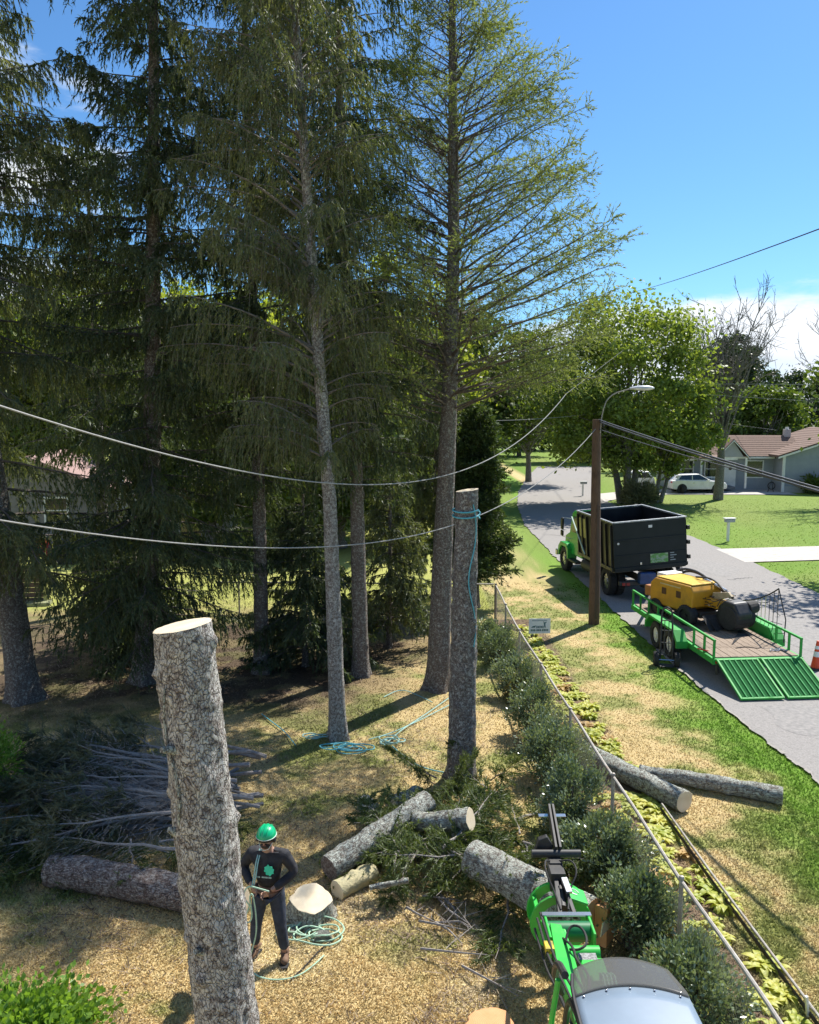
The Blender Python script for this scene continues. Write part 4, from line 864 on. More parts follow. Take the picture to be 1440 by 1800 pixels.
# faces -Y (the camera); its right arm is at -x
B = [(0, 0, .92, .13), (0, .0, 1.06, .125), (0, .0, 1.22, .135), (0, .01, 1.34, .12), (0, -.01, 1.44, .055), (0, -.05, 1.53, .085), (0, -.06, 1.60, .088),
     (-.19, .01, 1.36, .062), (-.31, .03, 1.16, .048), (-.14, -.20, 1.04, .034), (.19, .01, 1.36, .062), (.31, .02, 1.14, .048), (.09, -.22, 1.02, .034),
     (-.10, 0, .86, .095), (-.16, -.02, .48, .062), (-.20, .02, .09, .045), (.10, 0, .86, .095), (.15, -.04, .48, .062), (.19, -.02, .09, .045)]
E_ = [(0, 1), (1, 2), (2, 3), (3, 4), (4, 5), (5, 6), (3, 7), (7, 8), (8, 9), (3, 10), (10, 11), (11, 12), (0, 13), (13, 14), (14, 15), (0, 16), (16, 17), (17, 18)]
skin('body', [(a, b, c, r * (.95 if c > 1.4 else .78)) for a, b, c, r in B], E_, SKIN, wk)
S = [(0, .0, .93, (.155, .12)), (0, 0, 1.08, (.16, .125)), (0, 0, 1.22, (.185, .135)), (0, .01, 1.36, (.15, .11)), (0, 0, 1.42, .075),
     (-.20, .01, 1.36, .085), (-.33, .03, 1.16, .068), (-.165, -.17, 1.05, .046), (.20, .01, 1.36, .085), (.33, .02, 1.14, .068), (.12, -.19, 1.03, .046)]
skin('shirt', S, [(0, 1), (1, 2), (2, 3), (3, 4), (3, 5), (5, 6), (6, 7), (3, 8), (8, 9), (9, 10)], SHIRT, wk)
J = [(0, 0, .95, (.15, .12)), (-.10, 0, .84, .115), (-.16, -.03, .48, .078), (-.20, .02, .14, .065), (.10, 0, .84, .115), (.15, -.05, .48, .078), (.19, -.02, .14, .065)]
skin('jeans', J, [(0, 1), (1, 2), (2, 3), (0, 4), (4, 5), (5, 6)], JEAN, wk)
for x, y, az in ((-.20, .02, -.25), (.19, -.02, .25)):
    bt = skin('boot', [(0, .04, .05, .055), (0, .02, .15, .058), (0, -.06, .055, .052), (0, -.15, .045, .045)], [(0, 1), (0, 2), (2, 3)], BOOT, wk); bt.location = (x, y, 0); bt.rotation_euler = (0, 0, az)
    so_ = MB().prism([(-.045, .09), (.045, .09), (.055, -.1), (.035, -.19), (-.035, -.19), (-.055, -.1)], 'z', .0, .025).build('boot_sole', DARKI, wk); so_.location = (x, y, .002); so_.rotation_euler = (0, 0, az)
for sx_, hx, hy, hz in ((-1, -.13, -.215, 1.035), (1, .085, -.235, 1.015)):
    hj = [(0, 0, 0, .030), (-.035 * sx_, -.035, -.01, .032)]; he = [(0, 1)]
    for k in range(4):
        b0 = len(hj); fy = -.06 + .0; zz = .028 - .019 * k; ln = (.9, 1.0, .95, .75)[k]
        hj += [(-.06 * sx_, -.055, zz, .010), (-.085 * sx_ * ln, -.085, zz - .006, .009), (-.07 * sx_ * ln, -.108, zz - .01, .008)]; he += [(1, b0), (b0, b0 + 1), (b0 + 1, b0 + 2)]
    b0 = len(hj); hj += [(-.02 * sx_, -.05, .038, .011), (-.045 * sx_, -.085, .045, .009)]; he += [(0, b0), (b0, b0 + 1)]
    h = skin('hand', hj, he, SKIN, wk, 1); h.location = (hx, hy, hz)
# face, helmet, visor, ear muffs
hd = (0, -.06, 1.60)
fc = MB(); fc.sphere((0, -.148, 1.575), .016, 8, (.9, 1.2, 1.3)); fc.build('nose', SKIN, wk, smooth=True)
for s_ in (-1, 1): MB().sphere((.032 * s_, -.137, 1.60), .010, 8).build('eye', mat('eye_dark', (.02, .015, .012)), wk, smooth=True); MB().sphere((.09 * s_, -.06, 1.585), .022, 8, (.4, 1, 1.4)).build('ear', SKIN, wk, smooth=True)
MB().sphere((0, -.075, 1.525), .078, 12, (.86, .9, .62)).build('beard', mat('dark_beard', (.03, .022, .018), (.05, .04, .03), rough=.9, scale=60, bump=.004), wk, smooth=True)
MB().box((0, -.143, 1.545), (.045, .012, .009)).build('mouth', mat('lips', (.25, .10, .08)), wk, bevel=.003)
hl = MB(); hl.sphere((0, -.05, 1.635), .125, 20, (.92, 1.12, .95), -.05); hl.prism([(.105 * math.cos(a), -.10 - .085 * math.sin(a)) for a in np.linspace(0, math.pi, 12)], 'z', 1.628, 1.638)
hm = hl.build('helmet', HELM, wk, smooth=True)
for k in (-1, 0, 1): MB().tube([(k * .045, -.05 + math.sin(a) * .138, 1.635 + math.cos(a) * .120 * (1 - abs(k) * .07)) for a in np.linspace(-1.2, 1.2, 10)], .006, 5).build('helmet_rib', HELM, wk, smooth=True)
MB().tube([(.118 * math.cos(a), -.05 + .143 * math.sin(a), 1.632) for a in np.linspace(0, 6.283, 24)], .005, 5).build('helmet_trim', mat('pale_trim', (.6, .7, .62)), wk, smooth=True)
vz = MB(); n = 10
for i in range(n):
    for j in range(2):
        pass
vv = [(.105 * math.sin(a), -.06 - .125 * math.cos(a), z) for z in (1.60, 1.635) for a in np.linspace(-1.1, 1.1, n)]
vz.add(vv, [(i, i + 1, i + 1 + n, i + n) for i in range(n - 1)]); o = vz.build('visor', DARKI, wk, smooth=True); sd_ = o.modifiers.new('s', 'SOLIDIFY'); sd_.thickness = .004
for s_ in (-1, 1): MB().cyl((.082 * s_, -.06, 1.585), (.118 * s_, -.06, 1.585), .034, 14).build('ear_muff', DARKI, wk, bevel=.008); MB().tube([(.085 * s_, -.08, 1.56), (.05 * s_, -.14, 1.50), (0, -.15, 1.485)], .004, 5).build('chin_strap', mat('pale_trim', (.6, .7, .62)), wk, smooth=True)
EMB = mat('print_green', (.03, .55, .33), (.05, .62, .40), rough=.7, scale=20)
em = MB(); q = random.Random(4); out = []
for k in range(22): a = 6.283 * k / 22; rr_ = .062 * (1 + .16 * math.sin(k * 2.3) + q.uniform(-.1, .1)); out.append((.055 + rr_ * math.cos(a), 1.235 + rr_ * math.sin(a)))
em.prism(out, 'y', -.146, -.150); o = em.build('shirt_print', EMB, wk); o.rotation_euler = (0, 0, 0)
tx = MB(); x = -.10
for wd_ in (.010, .012, .012, 0, .012, .010, .013, .012, .010, .012, .013):
    if wd_: tx.box((x, -.148, 1.142), (wd_, .004, .018))
    x += .0175
tx.build('shirt_lettering', mat('pale_print', (.45, .62, .55)), wk)
for s_ in (-1, 1): MB().tube(smooth_path([(-.085 + .012 * s_, -.02, 1.43), (-.095 + .012 * s_, -.14, 1.33), (-.11 + .012 * s_, -.165, 1.18), (-.13 + .010 * s_, -.20, 1.06)]), .008, 6).build('harness_line', TEAL, wk, smooth=True)
MB().tube([(.155 * math.cos(a), .125 * math.sin(a), .945) for a in np.linspace(0, 6.283, 20)], .024, 6).build('belt', mat('dark_belt', (.03, .03, .03), (.12, .05, .03)), wk, smooth=True)
# rope held in the hands, world coordinates
def wl(x, y, z): a = R(-8); return Vector((-1.62 + x * math.cos(a) - y * math.sin(a), 8.86 + x * math.sin(a) + y * math.cos(a), z))
rp = [wl(.10, -.30, 1.01), wl(-.02, -.32, 1.05), wl(-.14, -.30, 1.06), wl(-.19, -.32, .98), wl(-.16, -.34, .90), wl(-.11, -.33, .84), wl(-.15, -.34, .76), wl(-.18, -.34, .68), wl(-.13, -.34, .63), wl(-.09, -.33, .70), wl(-.10, -.33, .82), wl(-.12, -.33, .95), wl(-.08, -.33, 1.0), wl(-.05, -.33, .8), wl(-.04, -.33, .55), wl(-.09, -.32, .35), wl(-.16, -.32, .12), wl(-.05, -.38, .03), wl(.2, -.40, .02), wl(.42, -.30, .02), wl(.55, -.1, .03), wl(.62, .08, .03)]
rope('pale green rope in the hands of the worker, running down to the heap', smooth_path(rp), GRN, .0085)
rope('dark thin rope trailing from the heap toward the bottom', smooth_path([P(x, y, .02) for x, y in ((588, 1650), (560, 1672), (535, 1700), (512, 1722))]), DARKI, .008)

# ------------------------------------------------------------------ green loader (boom towards +Y)
LX, LY = 1.60, 5.0
ld = thing('loader', 'green compact loader with a smoked roof, its black grapple reaching to the thick log', 'loader', (LX, LY, 0))
def LL(x, y, z): return Vector((x - LX, y - LY, z))
GREEN_L = mat('loader_green', (.03, .50, .05), (.03, .42, .05), rough=.35, coat=.25, scale=3, dirt=(.10, .14, .05))
m_ = MB(); m_.box((0, -.4, .62), (.82, 2.0, .45)); m_.box((0, .75, .60), (.62, .7, .38)); m_.build('chassis', GREEN_L, ld, bevel=.03)
def wheel(parent, c, r, w, rimm=CHROME, ax='x', rr=.58, name='wheel'):
    wm = MB(); prof = [(-w / 2, r * .62), (-w / 2, r * .93), (-w * .38, r), (w * .38, r), (w / 2, r * .93), (w / 2, r * .62)]; n = 24; vs = []
    for k in range(n):
        a = 2 * math.pi * k / n
        for (t, q) in prof: vs.append((t, q * math.cos(a), q * math.sin(a)))
    L_ = len(prof); fs = [(k * L_ + j, k * L_ + (j + 1) % L_, ((k + 1) % n) * L_ + (j + 1) % L_, ((k + 1) % n) * L_ + j) for k in range(n) for j in range(L_)]
    wm.add(vs, fs)
    for k in range(n): a = 2 * math.pi * k / n; wm.box((0, r * math.cos(a), r * math.sin(a)), (w * .8, r * .09, r * .06), Matrix.Rotation(a, 3, 'X'))
    wh_ = bpy.data.objects.new(name, None); col.objects.link(wh_); wh_.parent = parent; wh_.location = c
    wm.build('tyre', RUBBER, wh_, smooth=True)
    rm = MB(); rm.cyl((-w * .3, 0, 0), (w * .3, 0, 0), r * rr, 20); rm.cyl((-w * .42, 0, 0), (w * .42, 0, 0), r * .22, 12)
    for k in range(8): a = 2 * math.pi * k / 8; rm.cyl((-w * .36, r * .38 * math.cos(a), r * .38 * math.sin(a)), (w * .36, r * .38 * math.cos(a), r * .38 * math.sin(a)), r * .05, 6)
    rm.build('rim', rimm, wh_, smooth=True); return wh_
for x in (-.52, .52):
    for y in (-1.0, .75): wheel(ld, (x, y, .32), .32, .24, WHITE)
m_ = MB(); m_.box((0, -.15, 1.0), (.5, .5, .12)); m_.box((0, -.4, 1.25), (.46, .1, .5)); m_.build('seat', DARKI, ld, bevel=.04)
m_ = MB()
for s_ in (-1, 1): m_.tube(smooth_path([(s_ * .42, .70, .72), (s_ * .43, .68, 1.4), (s_ * .42, .66, 1.95), (s_ * .40, .40, 2.06), (s_ * .40, -.70, 2.06), (s_ * .42, -.9, 1.3), (s_ * .42, -.9, .7)]), .026, 8)
m_.build('roll_cage', BLACK, ld, smooth=True)
MB().tube(smooth_path([(-.53, .74, .7), (-.53, .78, 1.5), (-.47, .76, 2.02)]), .022, 8).build('guard_rail', GREEN_L, ld, smooth=True)
# curved roof: opaque panel behind, smoked visor in front
def roof_pt(u, v):           # u across -1..1, v 0 (rear) .. 1 (front)
    yy = -1.0 + 1.86 * v; w_ = .43 - .02 * v - .05 * max(0, v - .85) / .15
    return (u * w_, yy - .10 * u * u * (v > .5) * v, 2.12 + .03 * (1 - u * u) - .10 * max(0, v - .8) ** 1.3 * 2)
def roof(v0, v1, name, m__, thick=.006):
    q = MB(); n = 16; k = 10; vs = [roof_pt(-1 + 2 * i / n, v0 + (v1 - v0) * j / k) for j in range(k + 1) for i in range(n + 1)]
    q.add(vs, [(j * (n + 1) + i, j * (n + 1) + i + 1, (j + 1) * (n + 1) + i + 1, (j + 1) * (n + 1) + i) for j in range(k) for i in range(n)])
    o = q.build(name, m__, ld, smooth=True); sd_ = o.modifiers.new('s', 'SOLIDIFY'); sd_.thickness = thick; return o
smoke = bpy.data.materials.new('smoked_polycarbonate'); smoke.use_nodes = True
b_ = smoke.node_tree.nodes['Principled BSDF']; b_.inputs['Base Color'].default_value = (.22, .22, .21, 1); b_.inputs['Roughness'].default_value = .12
ms_ = smoke.node_tree.nodes.new('ShaderNodeMixShader'); tr_ = smoke.node_tree.nodes.new('ShaderNodeBsdfTransparent'); tr_.inputs[0].default_value = (.62, .60, .56, 1)
ms_.inputs[0].default_value = .42; smoke.node_tree.links.new(tr_.outputs[0], ms_.inputs[1]); smoke.node_tree.links.new(b_.outputs[0], ms_.inputs[2]); smoke.node_tree.links.new(ms_.outputs[0], smoke.node_tree.nodes['Material Output'].inputs[0])
roof(0, .83, 'roof_panel', mat('roof_blue_grey', (.20, .26, .33), (.17, .22, .28), rough=.38, scale=2, spec=.5, dirt=(.22, .23, .22)), .012)
roof(.815, 1, 'roof_visor', smoke).location = (0, 0, .010)
for k in range(5): p_ = Vector(roof_pt(-.84 + .42 * k, .80)); MB().sphere(p_ + Vector((0, 0, .006)), .010, 8, (1, 1, .5)).build('rivet', CHROME, ld, smooth=True)
for s_ in (-1, 1):
    for v in (.62, .42): p_ = Vector(roof_pt(s_ * .93, v)); MB().sphere(p_ + Vector((0, 0, .006)), .010, 8, (1, 1, .5)).build('rivet', CHROME, ld, smooth=True)
MB().tube([Vector(roof_pt(-1.0, v)) + Vector((-.005, 0, 0)) for v in np.linspace(0, .97, 12)], .014, 6).build('roof_edge', DARKI, ld, smooth=True)
# boom
boom = MB(); boom.bar(LL(1.50, 5.9, 1.05), LL(1.53, 7.95, .92), .17, .16); boom.build('boom', GREEN_L, ld, bevel=.015)
m_ = MB(); m_.prism([(1.42 - LX, 7.30 - LY), (1.60 - LX, 7.25 - LY), (1.57 - LX, 7.92 - LY), (1.46 - LX, 7.95 - LY)], 'z', 1.01, 1.035); m_.build('boom_plate', GREEN_L, ld, bevel=.004)
MB().cyl(LL(1.62, 7.62, .92), LL(1.90, 7.62, .92), .075, 18).build('tilt_cylinder', GREEN_L, ld, smooth=True)
MB().cyl(LL(1.42, 7.96, .93), LL(1.88, 7.96, .93), .10, 20).build('cross_tube', mat('deep_green', (.01, .17, .05), (.01, .13, .04), rough=.4), ld, smooth=True)
MB().box(LL(1.66, 8.10, 1.03), (.52, .06, .02)).build('mount_plate', CHROME, ld, bevel=.003)
m_ = MB(); m_.box(LL(1.89, 7.95, .90), (.03, .36, .26)); m_.box(LL(1.43, 7.90, .90), (.03, .36, .26)); m_.build('bracket', GREEN_L, ld, bevel=.01)
m_ = MB(); m_.box(LL(1.78, 7.32, .92), (.24, .30, .14)); m_.box(LL(1.80, 7.10, .95), (.2, .1, .2)); m_.build('valve_cover', GREEN_L, ld, bevel=.02)
m_ = MB(); m_.box(LL(1.75, 7.48, .985), (.18, .10, .012)); m_.build('step_grip', mat('grip', (.3, .3, .3), (.12, .12, .12), rough=.6, scale=60, contrast=(.45, .55)), ld)
m_ = MB()
for k in range(4): m_.tube([LL(1.80 + .035 * k, 7.18, 1.03), LL(1.80 + .035 * k, 7.05, 1.10), LL(1.80 + .035 * k, 6.95, 1.06)], .012, 6)
m_.build('hose_guard', mat('pale_green_hose', (.25, .55, .35), (.06, .25, .14), rough=.4), ld, smooth=True)
MB().box(LL(1.385, 7.56, 1.03), (.09, .13, .06)).build('yellow_box', mat('sticker_yellow', (.75, .55, .03), (.3, .25, .04), rough=.4, scale=20), ld, bevel=.006)
for i, pts in enumerate(([(1.36, 8.15, .95), (1.34, 7.8, 1.05), (1.36, 7.4, 1.0), (1.40, 7.0, 1.12), (1.46, 6.6, 1.1)], [(1.40, 8.2, .98), (1.38, 7.8, 1.09), (1.41, 7.35, 1.03), (1.46, 6.9, 1.15), (1.55, 6.5, 1.1)], [(1.32, 8.05, .9), (1.30, 7.7, 1.0), (1.33, 7.3, .95), (1.34, 6.9, 1.1), (1.42, 6.5, 1.0)], [(1.55, 7.7, 1.03), (1.60, 7.45, 1.12), (1.58, 7.2, 1.14), (1.66, 6.95, 1.18), (1.56, 6.6, 1.15), (1.4, 6.5, 1.3)],
                        [(1.55, 7.6, 1.03), (1.62, 7.75, 1.14), (1.74, 7.7, 1.16), (1.76, 7.5, 1.12), (1.66, 7.42, 1.1), (1.58, 7.5, 1.05)])):
    MB().tube(smooth_path([LL(*p) for p in pts]), .013, 7).build('hose', RUBBER, ld, smooth=True)
MB().tube(smooth_path([LL(1.17, 5.7, 2.1), LL(1.17, 6.0, 2.0), LL(1.22, 6.4, 1.6), LL(1.35, 6.7, 1.2)]), .03, 8).build('hose_bundle', BLKM, ld, smooth=True)
# grapple: rotator, two claws, tilt arm with a cross bar
MB().cyl(LL(1.66, 8.30, .95), LL(1.70, 8.75, .98), .06, 14).build('rotator', BLKM, ld, smooth=True)
m_ = MB(); m_.bar(LL(1.60, 8.12, .98), LL(1.66, 8.75, 1.05), .05); m_.bar(LL(1.76, 8.12, .98), LL(1.73, 8.75, 1.05), .045); m_.box(LL(1.68, 8.80, 1.02), (.17, .20, .22)); m_.box(LL(1.69, 9.0, 1.08), (.15, .22, .14)); m_.build('link_arm', BLKM, ld, bevel=.008)
MB().box(LL(1.74, 8.52, 1.10), (.07, .22, .03), (.2, 0, .1)).build('bracket_plate', CHROME, ld, bevel=.004)
for s_ in (-1, 1):
    c = MB(); pf = []
    for k in range(11): a = math.radians(100 - 17 * k); pf.append((.36 * math.cos(a) * 1.0, .33 * math.sin(a)))
    pi_ = [(x * .66, z * .70) for x, z in pf[::-1]]
    ol = [(s_ * x * (.95 if s_ < 0 else 1.0), z) for x, z in pf + pi_]
    for yy in (8.40, 8.66): c.prism([(x + 1.68 - LX, z + .66) for x, z in ol], 'y', yy + .1 - LY, yy + .1 - LY + .035)
    for k in (1, 4, 7): c.bar(Vector((s_ * pf[k][0] * .85 + 1.68 - LX, 8.52 - LY, pf[k][1] * .85 + .66)), Vector((s_ * pf[k][0] * .85 + 1.68 - LX, 8.78 - LY, pf[k][1] * .85 + .66)), .05)
    c.build('claw', GREEN_L, ld, bevel=.006)
m_ = MB(); m_.box(LL(1.85, 8.52, .98), (.22, .26, .04), (0, .35, 0)); m_.build('claw_cover', GREEN_L, ld, bevel=.01)
m_ = MB(); m_.tube([Vector(LL(1.83, 8.54, 1.012)) + Vector((.05 * math.cos(a), .05 * math.sin(a), -.35 * .05 * math.cos(a))) for a in np.linspace(0, 5.2, 16)], .007, 5); m_.build('white_emblem', WHITE, ld, smooth=True)
MB().cyl(LL(1.43, 9.04, 1.18), LL(2.00, 9.04, 1.18), .045, 16).build('cross_bar', BLKM, ld, smooth=True)
m_ = MB(); m_.bar(LL(1.715, 9.05, 1.20), LL(1.755, 9.80, 1.36), .028, .13); m_.bar(LL(1.765, 9.05, 1.20), LL(1.80, 9.80, 1.36), .028, .13); m_.build('grapple_arm', BLKM, ld, bevel=.004)
MB().box(LL(1.78, 9.72, 1.30), (.34, .07, .012)).build('end_plate', CHROME, ld, bevel=.003)
m_ = MB(); m_.prism([(1.48 - LX, 1.16), (1.52 - LX, 1.30), (1.62 - LX, 1.34), (1.70 - LX, 1.22), (1.66 - LX, 1.12)], 'y', 9.12 - LY, 9.20 - LY); m_.build('hook', BLKM, ld, bevel=.01)
for s_ in (-1, 1): MB().tube(smooth_path([LL(1.68 + s_ * .05, 8.95, 1.14), LL(1.70 + s_ * .16, 8.8, 1.24), LL(1.70 + s_ * .18, 8.6, 1.2), LL(1.68 + s_ * .08, 8.5, 1.05), LL(1.66 + s_ * .04, 8.2, 1.02)]), .010, 6).build('hose', RUBBER, ld, smooth=True)

# ------------------------------------------------------------------ dump truck
tk = thing('dump_truck', 'green cab dump truck with a high black dump body parked at the kerb', 'truck', (8.12, 27.2, 0), R(7.5))
m_ = MB()
for s_ in (-1, 1): m_.box((s_ * .42, 3.4, .78), (.09, 7.0, .22))
for y in (.1, 1.6, 3.0, 5.0, 6.7): m_.box((0, y, .78), (.85, .12, .16))
m_.build('frame', BLKM, tk, bevel=.01)
body = bpy.data.objects.new('dump_body', None); col.objects.link(body); body.parent = tk; body.location = (0, 0, 1.03); body.rotation_euler = (0, R(-4.0), 0)
Wd, Ln_, Hh = 1.27, 3.5, 1.62
m_ = MB(); m_.box((0, Ln_ / 2, .05), (2 * Wd - .02, Ln_ - .02, .08))
for s_ in (-1, 1): m_.box((s_ * Wd, Ln_ / 2, Hh / 2 + .05), (.03, Ln_, Hh))
m_.box((0, Ln_, Hh / 2 + .05), (2 * Wd + .03, .03, Hh)); m_.build('container', BLACK, body)
tg = MB(); tg.box((0, -.02, Hh / 2 + .05), (2 * Wd + .02, .05, Hh)); tg.box((0, -.05, Hh * .36), (2 * Wd, .03, .05)); tg.box((0, -.05, Hh * .68), (2 * Wd, .03, .05)); tg.box((0, -.055, .12), (2 * Wd, .05, .12)); tg.build('tailgate', mat('tailgate_paint', (.007, .013, .015), (.012, .018, .022), rough=.45, scale=3, spec=.3, dirt=(.025, .03, .025)), body, bevel=.006)
RIMM = mat('worn_steel_edge', (.42, .44, .46), (.2, .21, .22), rough=.45, metal=.4, scale=8)
m_ = MB()
for s_ in (-1, 1): m_.box((s_ * Wd, Ln_ / 2, Hh + .09), (.08, Ln_ + .1, .05))
m_.box((0, Ln_, Hh + .092), (2 * Wd, .08, .05)); m_.box((0, -.02, Hh + .092), (2 * Wd, .09, .05)); m_.build('top_rail', RIMM, body, bevel=.01)
for s_ in (-1, 1):
    for k in range(8): MB().box((s_ * (Wd + .045), .10 + k * .47, Hh * .52), (.06, .08, Hh * .95)).build('side_rib', BLACK, body, bevel=.008)
    MB().box((s_ * (Wd + .04), Ln_ / 2, .12), (.07, Ln_, .12)).build('bottom_rail', BLACK, body, bevel=.008)
MB().box((-Wd - .02, 2.9, 1.15), (.008, .75, .7)).build('side_decal', mat('old_yellow_decal', (.42, .40, .12), (.32, .32, .12), rough=.6, scale=6), body)
for k in range(3): MB().box((Wd + .09, -.02, .35 + .5 * k), (.10, .10, .14)).build('hinge', BLACK, body, bevel=.01)
m_ = MB(); m_.box((.30, -.053, .42), (.62, .006, .34)); m_.build('tailgate_decal', mat('green_decal', (.10, .30, .06), (.30, .42, .26), rough=.5, scale=9, contrast=(.45, .55)), body)
m_ = MB()
for k, (w_, x_) in enumerate(((.14, .76), (.22, .80), (.12, .75), (.18, .78))): m_.box((x_, -.053, .54 - .08 * k), (w_, .006, .03))
for k in range(4): m_.box((.12 + .11 * k, -.058, .38), (.07, .004, .025)); m_.box((.16 + .09 * k, -.058, .31), (.05, .004, .02))
m_.build('tailgate_lettering', mat('pale_lettering', (.35, .40, .42), rough=.6), body)
MB().box((.02, -.052, Hh - .12), (.13, .01, .09)).build('licence_plate', WHITE, body)
MB().cyl((-1.12, -.05, Hh * .62), (-1.12, -.075, Hh * .62), .04, 12).build('lamp', WHITE, body)
MB().box((-.35, -.06, .27), (.07, .03, .09)).build('latch', CHROME, body, bevel=.008)
# hoist arm tube leaning from the rail to the chassis on the left
MB().bar((-1.42, 4.05, 2.35), (-1.38, 2.6, 1.15), .045).build('tarp_arm', mat('pale_mint_paint', (.5, .68, .58), (.4, .55, .48), rough=.4), tk, bevel=.008)
m_ = MB(); m_.box((0, -.12, .62), (2.3, .10, .14)); m_.box((0, .1, .55), (.5, .4, .25)); m_.build('rear_bumper', BLKM, tk, bevel=.01)
for x in (-1.0, -.84, .84, 1.0): MB().box((x, -.185, .60), (.11, .03, .10)).build('tail_light', mat('lens_red', (.45, .02, .02), (.35, .02, .02), rough=.3), tk, bevel=.01)
for k in range(7): MB().box((-.35 + k * .14, -.176, .69), (.12, .008, .04)).build('reflective_tape', WHITE if k % 2 else REDP, tk)
MB().box((-.25, -.28, .82), (.55, .22, .38)).build('tool_box', mat('blue_paint', (.015, .06, .20), (.012, .04, .14), rough=.35), tk, bevel=.02)
for s_ in (-1, 1):
    wheel(tk, (s_ * 1.06, 1.0, .48), .48, .27); wheel(tk, (s_ * .76, 1.0, .48), .48, .26, BLKM); wheel(tk, (s_ * 1.08, 5.55, .48), .48, .27)
    MB().prism([(.30, .95), (.42, 1.06), (1.5, 1.06), (1.62, .95), (1.62, .90), (1.5, 1.02), (.42, 1.02), (.30, .90)], 'x', s_ * 1.2 - .12, s_ * 1.2 + .12).build('mudguard', BLKM, tk)
    MB().cyl((s_ * .95, 2.4, .62), (s_ * .95, 3.5, .62), .26, 20).build('fuel_tank', BLKM, tk, smooth=True, bevel=.02)
    MB().prism([(4.95, .55), (4.98, .95), (5.2, 1.13), (5.9, 1.13), (6.18, .92), (6.25, .55), (6.10, .55), (6.02, .8), (5.8, .98), (5.3, .98), (5.12, .8), (5.08, .55)], 'x', s_ * 1.05 - .19, s_ * 1.05 + .19).build('front_fender', GREEN, tk, bevel=.02)
    m_ = MB(); m_.box((s_ * 1.42, 5.15, 1.95), (.08, .22, .46)); m_.box((s_ * 1.42, 5.15, 1.58), (.08, .22, .22)); m_.build('wing_mirror', BLACK, tk, bevel=.03)
    MB().tube([(s_ * 1.1, 5.0, 1.35), (s_ * 1.42, 5.15, 1.45), (s_ * 1.42, 5.15, 2.2), (s_ * 1.08, 4.9, 2.15)], .016, 6).build('mirror_arm', CHROME, tk, smooth=True)
    MB().box((s_ * 1.1, 4.45, .55), (.28, .9, .08)).build('cab_step', BLKM, tk, bevel=.01)
cab = MB(); cab.prism([(3.75, .75), (3.75, 2.35), (3.9, 2.52), (4.75, 2.50), (4.98, 2.40), (5.25, 1.62), (5.30, .75)], 'x', -1.08, 1.08); cab.build('cab', GREEN, tk, bevel=.05, seg=3)
hd_ = MB(); hd_.prism([(5.28, .75), (5.28, 1.60), (6.1, 1.45), (6.55, 1.28), (6.62, .70)], 'x', -.82, .82); hd_.build('bonnet', GREEN, tk, bevel=.06, seg=3)
MB().box((0, 6.64, 1.0), (1.0, .04, .5)).build('grille', CHROME, tk, bevel=.01); MB().box((0, 6.75, .55), (2.3, .16, .24)).build('front_bumper', CHROME, tk, bevel=.03)
MB().box((0, 3.745, 2.05), (1.3, .02, .42)).build('rear_window', GLASS, tk)
for s_ in (-1, 1): MB().prism([(4.0, 1.65), (4.0, 2.28), (4.75, 2.28), (4.98, 1.75), (4.98, 1.65)], 'x', s_ * 1.085 - .006, s_ * 1.085 + .006).build('side_window', GLASS, tk); MB().box((s_ * 1.095, 4.2, 1.35), (.02, .16, .03)).build('door_handle', CHROME, tk)
MB().cyl((.95, 3.62, .9), (.95, 3.62, 2.85), .06, 12).build('exhaust_stack', CHROME, tk, smooth=True)

# ------------------------------------------------------------------ flat trailer
tl = thing('trailer', 'green flatbed equipment trailer with plank deck and two ramps lowered to the street', 'trailer', (8.20, 18.75, 0), R(4.5))
TW, TLn = 1.06, 5.5
TG = mat('trailer_green', (.035, .38, .06), (.045, .31, .06), rough=.6, spec=.3, scale=4, dirt=(.12, .17, .07))
m_ = MB()
for s_ in (-1, 1): m_.box((s_ * TW, TLn / 2, .50), (.07, TLn, .14))
m_.box((0, 0, .50), (2 * TW + .07, .07, .14)); m_.box((0, TLn, .50), (2 * TW + .07, .07, .14))
for k in range(1, 7): m_.box((0, k * TLn / 7, .47), (2 * TW - .08, .06, .08))
m_.build('bed_frame', TG, tl, bevel=.006)
npl = 11; pw = (2 * TW - .10) / npl
for k in range(npl): o = MB().box((0, 0, 0), (pw - .012, TLn - .08 - rnd.random() * .02, .038)).build('deck_plank', DECK, tl); o.location = (-TW + .05 + pw * (k + .5), TLn / 2, .575 + rnd.uniform(-.003, .003))
for s_ in (-1, 1):
    MB().box((s_ * TW, TLn / 2, 1.0), (.055, TLn, .05)).build('side_rail', TG, tl, bevel=.006)
    for y in (.03, .55, 1.15, 3.5, 4.2, 4.85, TLn - .03): MB().box((s_ * TW, y, .775), (.05, .05, .41)).build('rail_post', TG, tl, bevel=.005)
    for y in (2.0, 2.9): wheel(tl, (s_ * 1.26, y, .36), .36, .22, WHITE)
    f_ = MB(); f_.prism([(1.35, .60), (1.62, .84), (3.28, .84), (3.55, .60), (3.55, .42), (3.50, .42), (3.46, .58), (3.24, .78), (1.66, .78), (1.44, .58), (1.40, .42), (1.35, .42)], 'x', s_ * 1.27 - .15, s_ * 1.27 + .15); f_.prism([(1.44, .52), (1.64, .82), (3.26, .82), (3.46, .52)], 'x', s_ * 1.115 - .01, s_ * 1.115 + .01); f_.build('fender', TG, tl, bevel=.012)
    MB().cyl((s_ * 1.0, -.04, .20), (s_ * 1.0, -.04, .45), .03, 10).build('rear_jack', BLKM, tl)
    MB().box((s_ * .98, -.045, .50), (.14, .02, .06)).build('tail_light', mat('lens_red', (.45, .02, .02)), tl)
m_ = MB()
for s_ in (-1, 1): m_.bar((s_ * .7, TLn, .48), (0, TLn + 1.35, .48), .08)
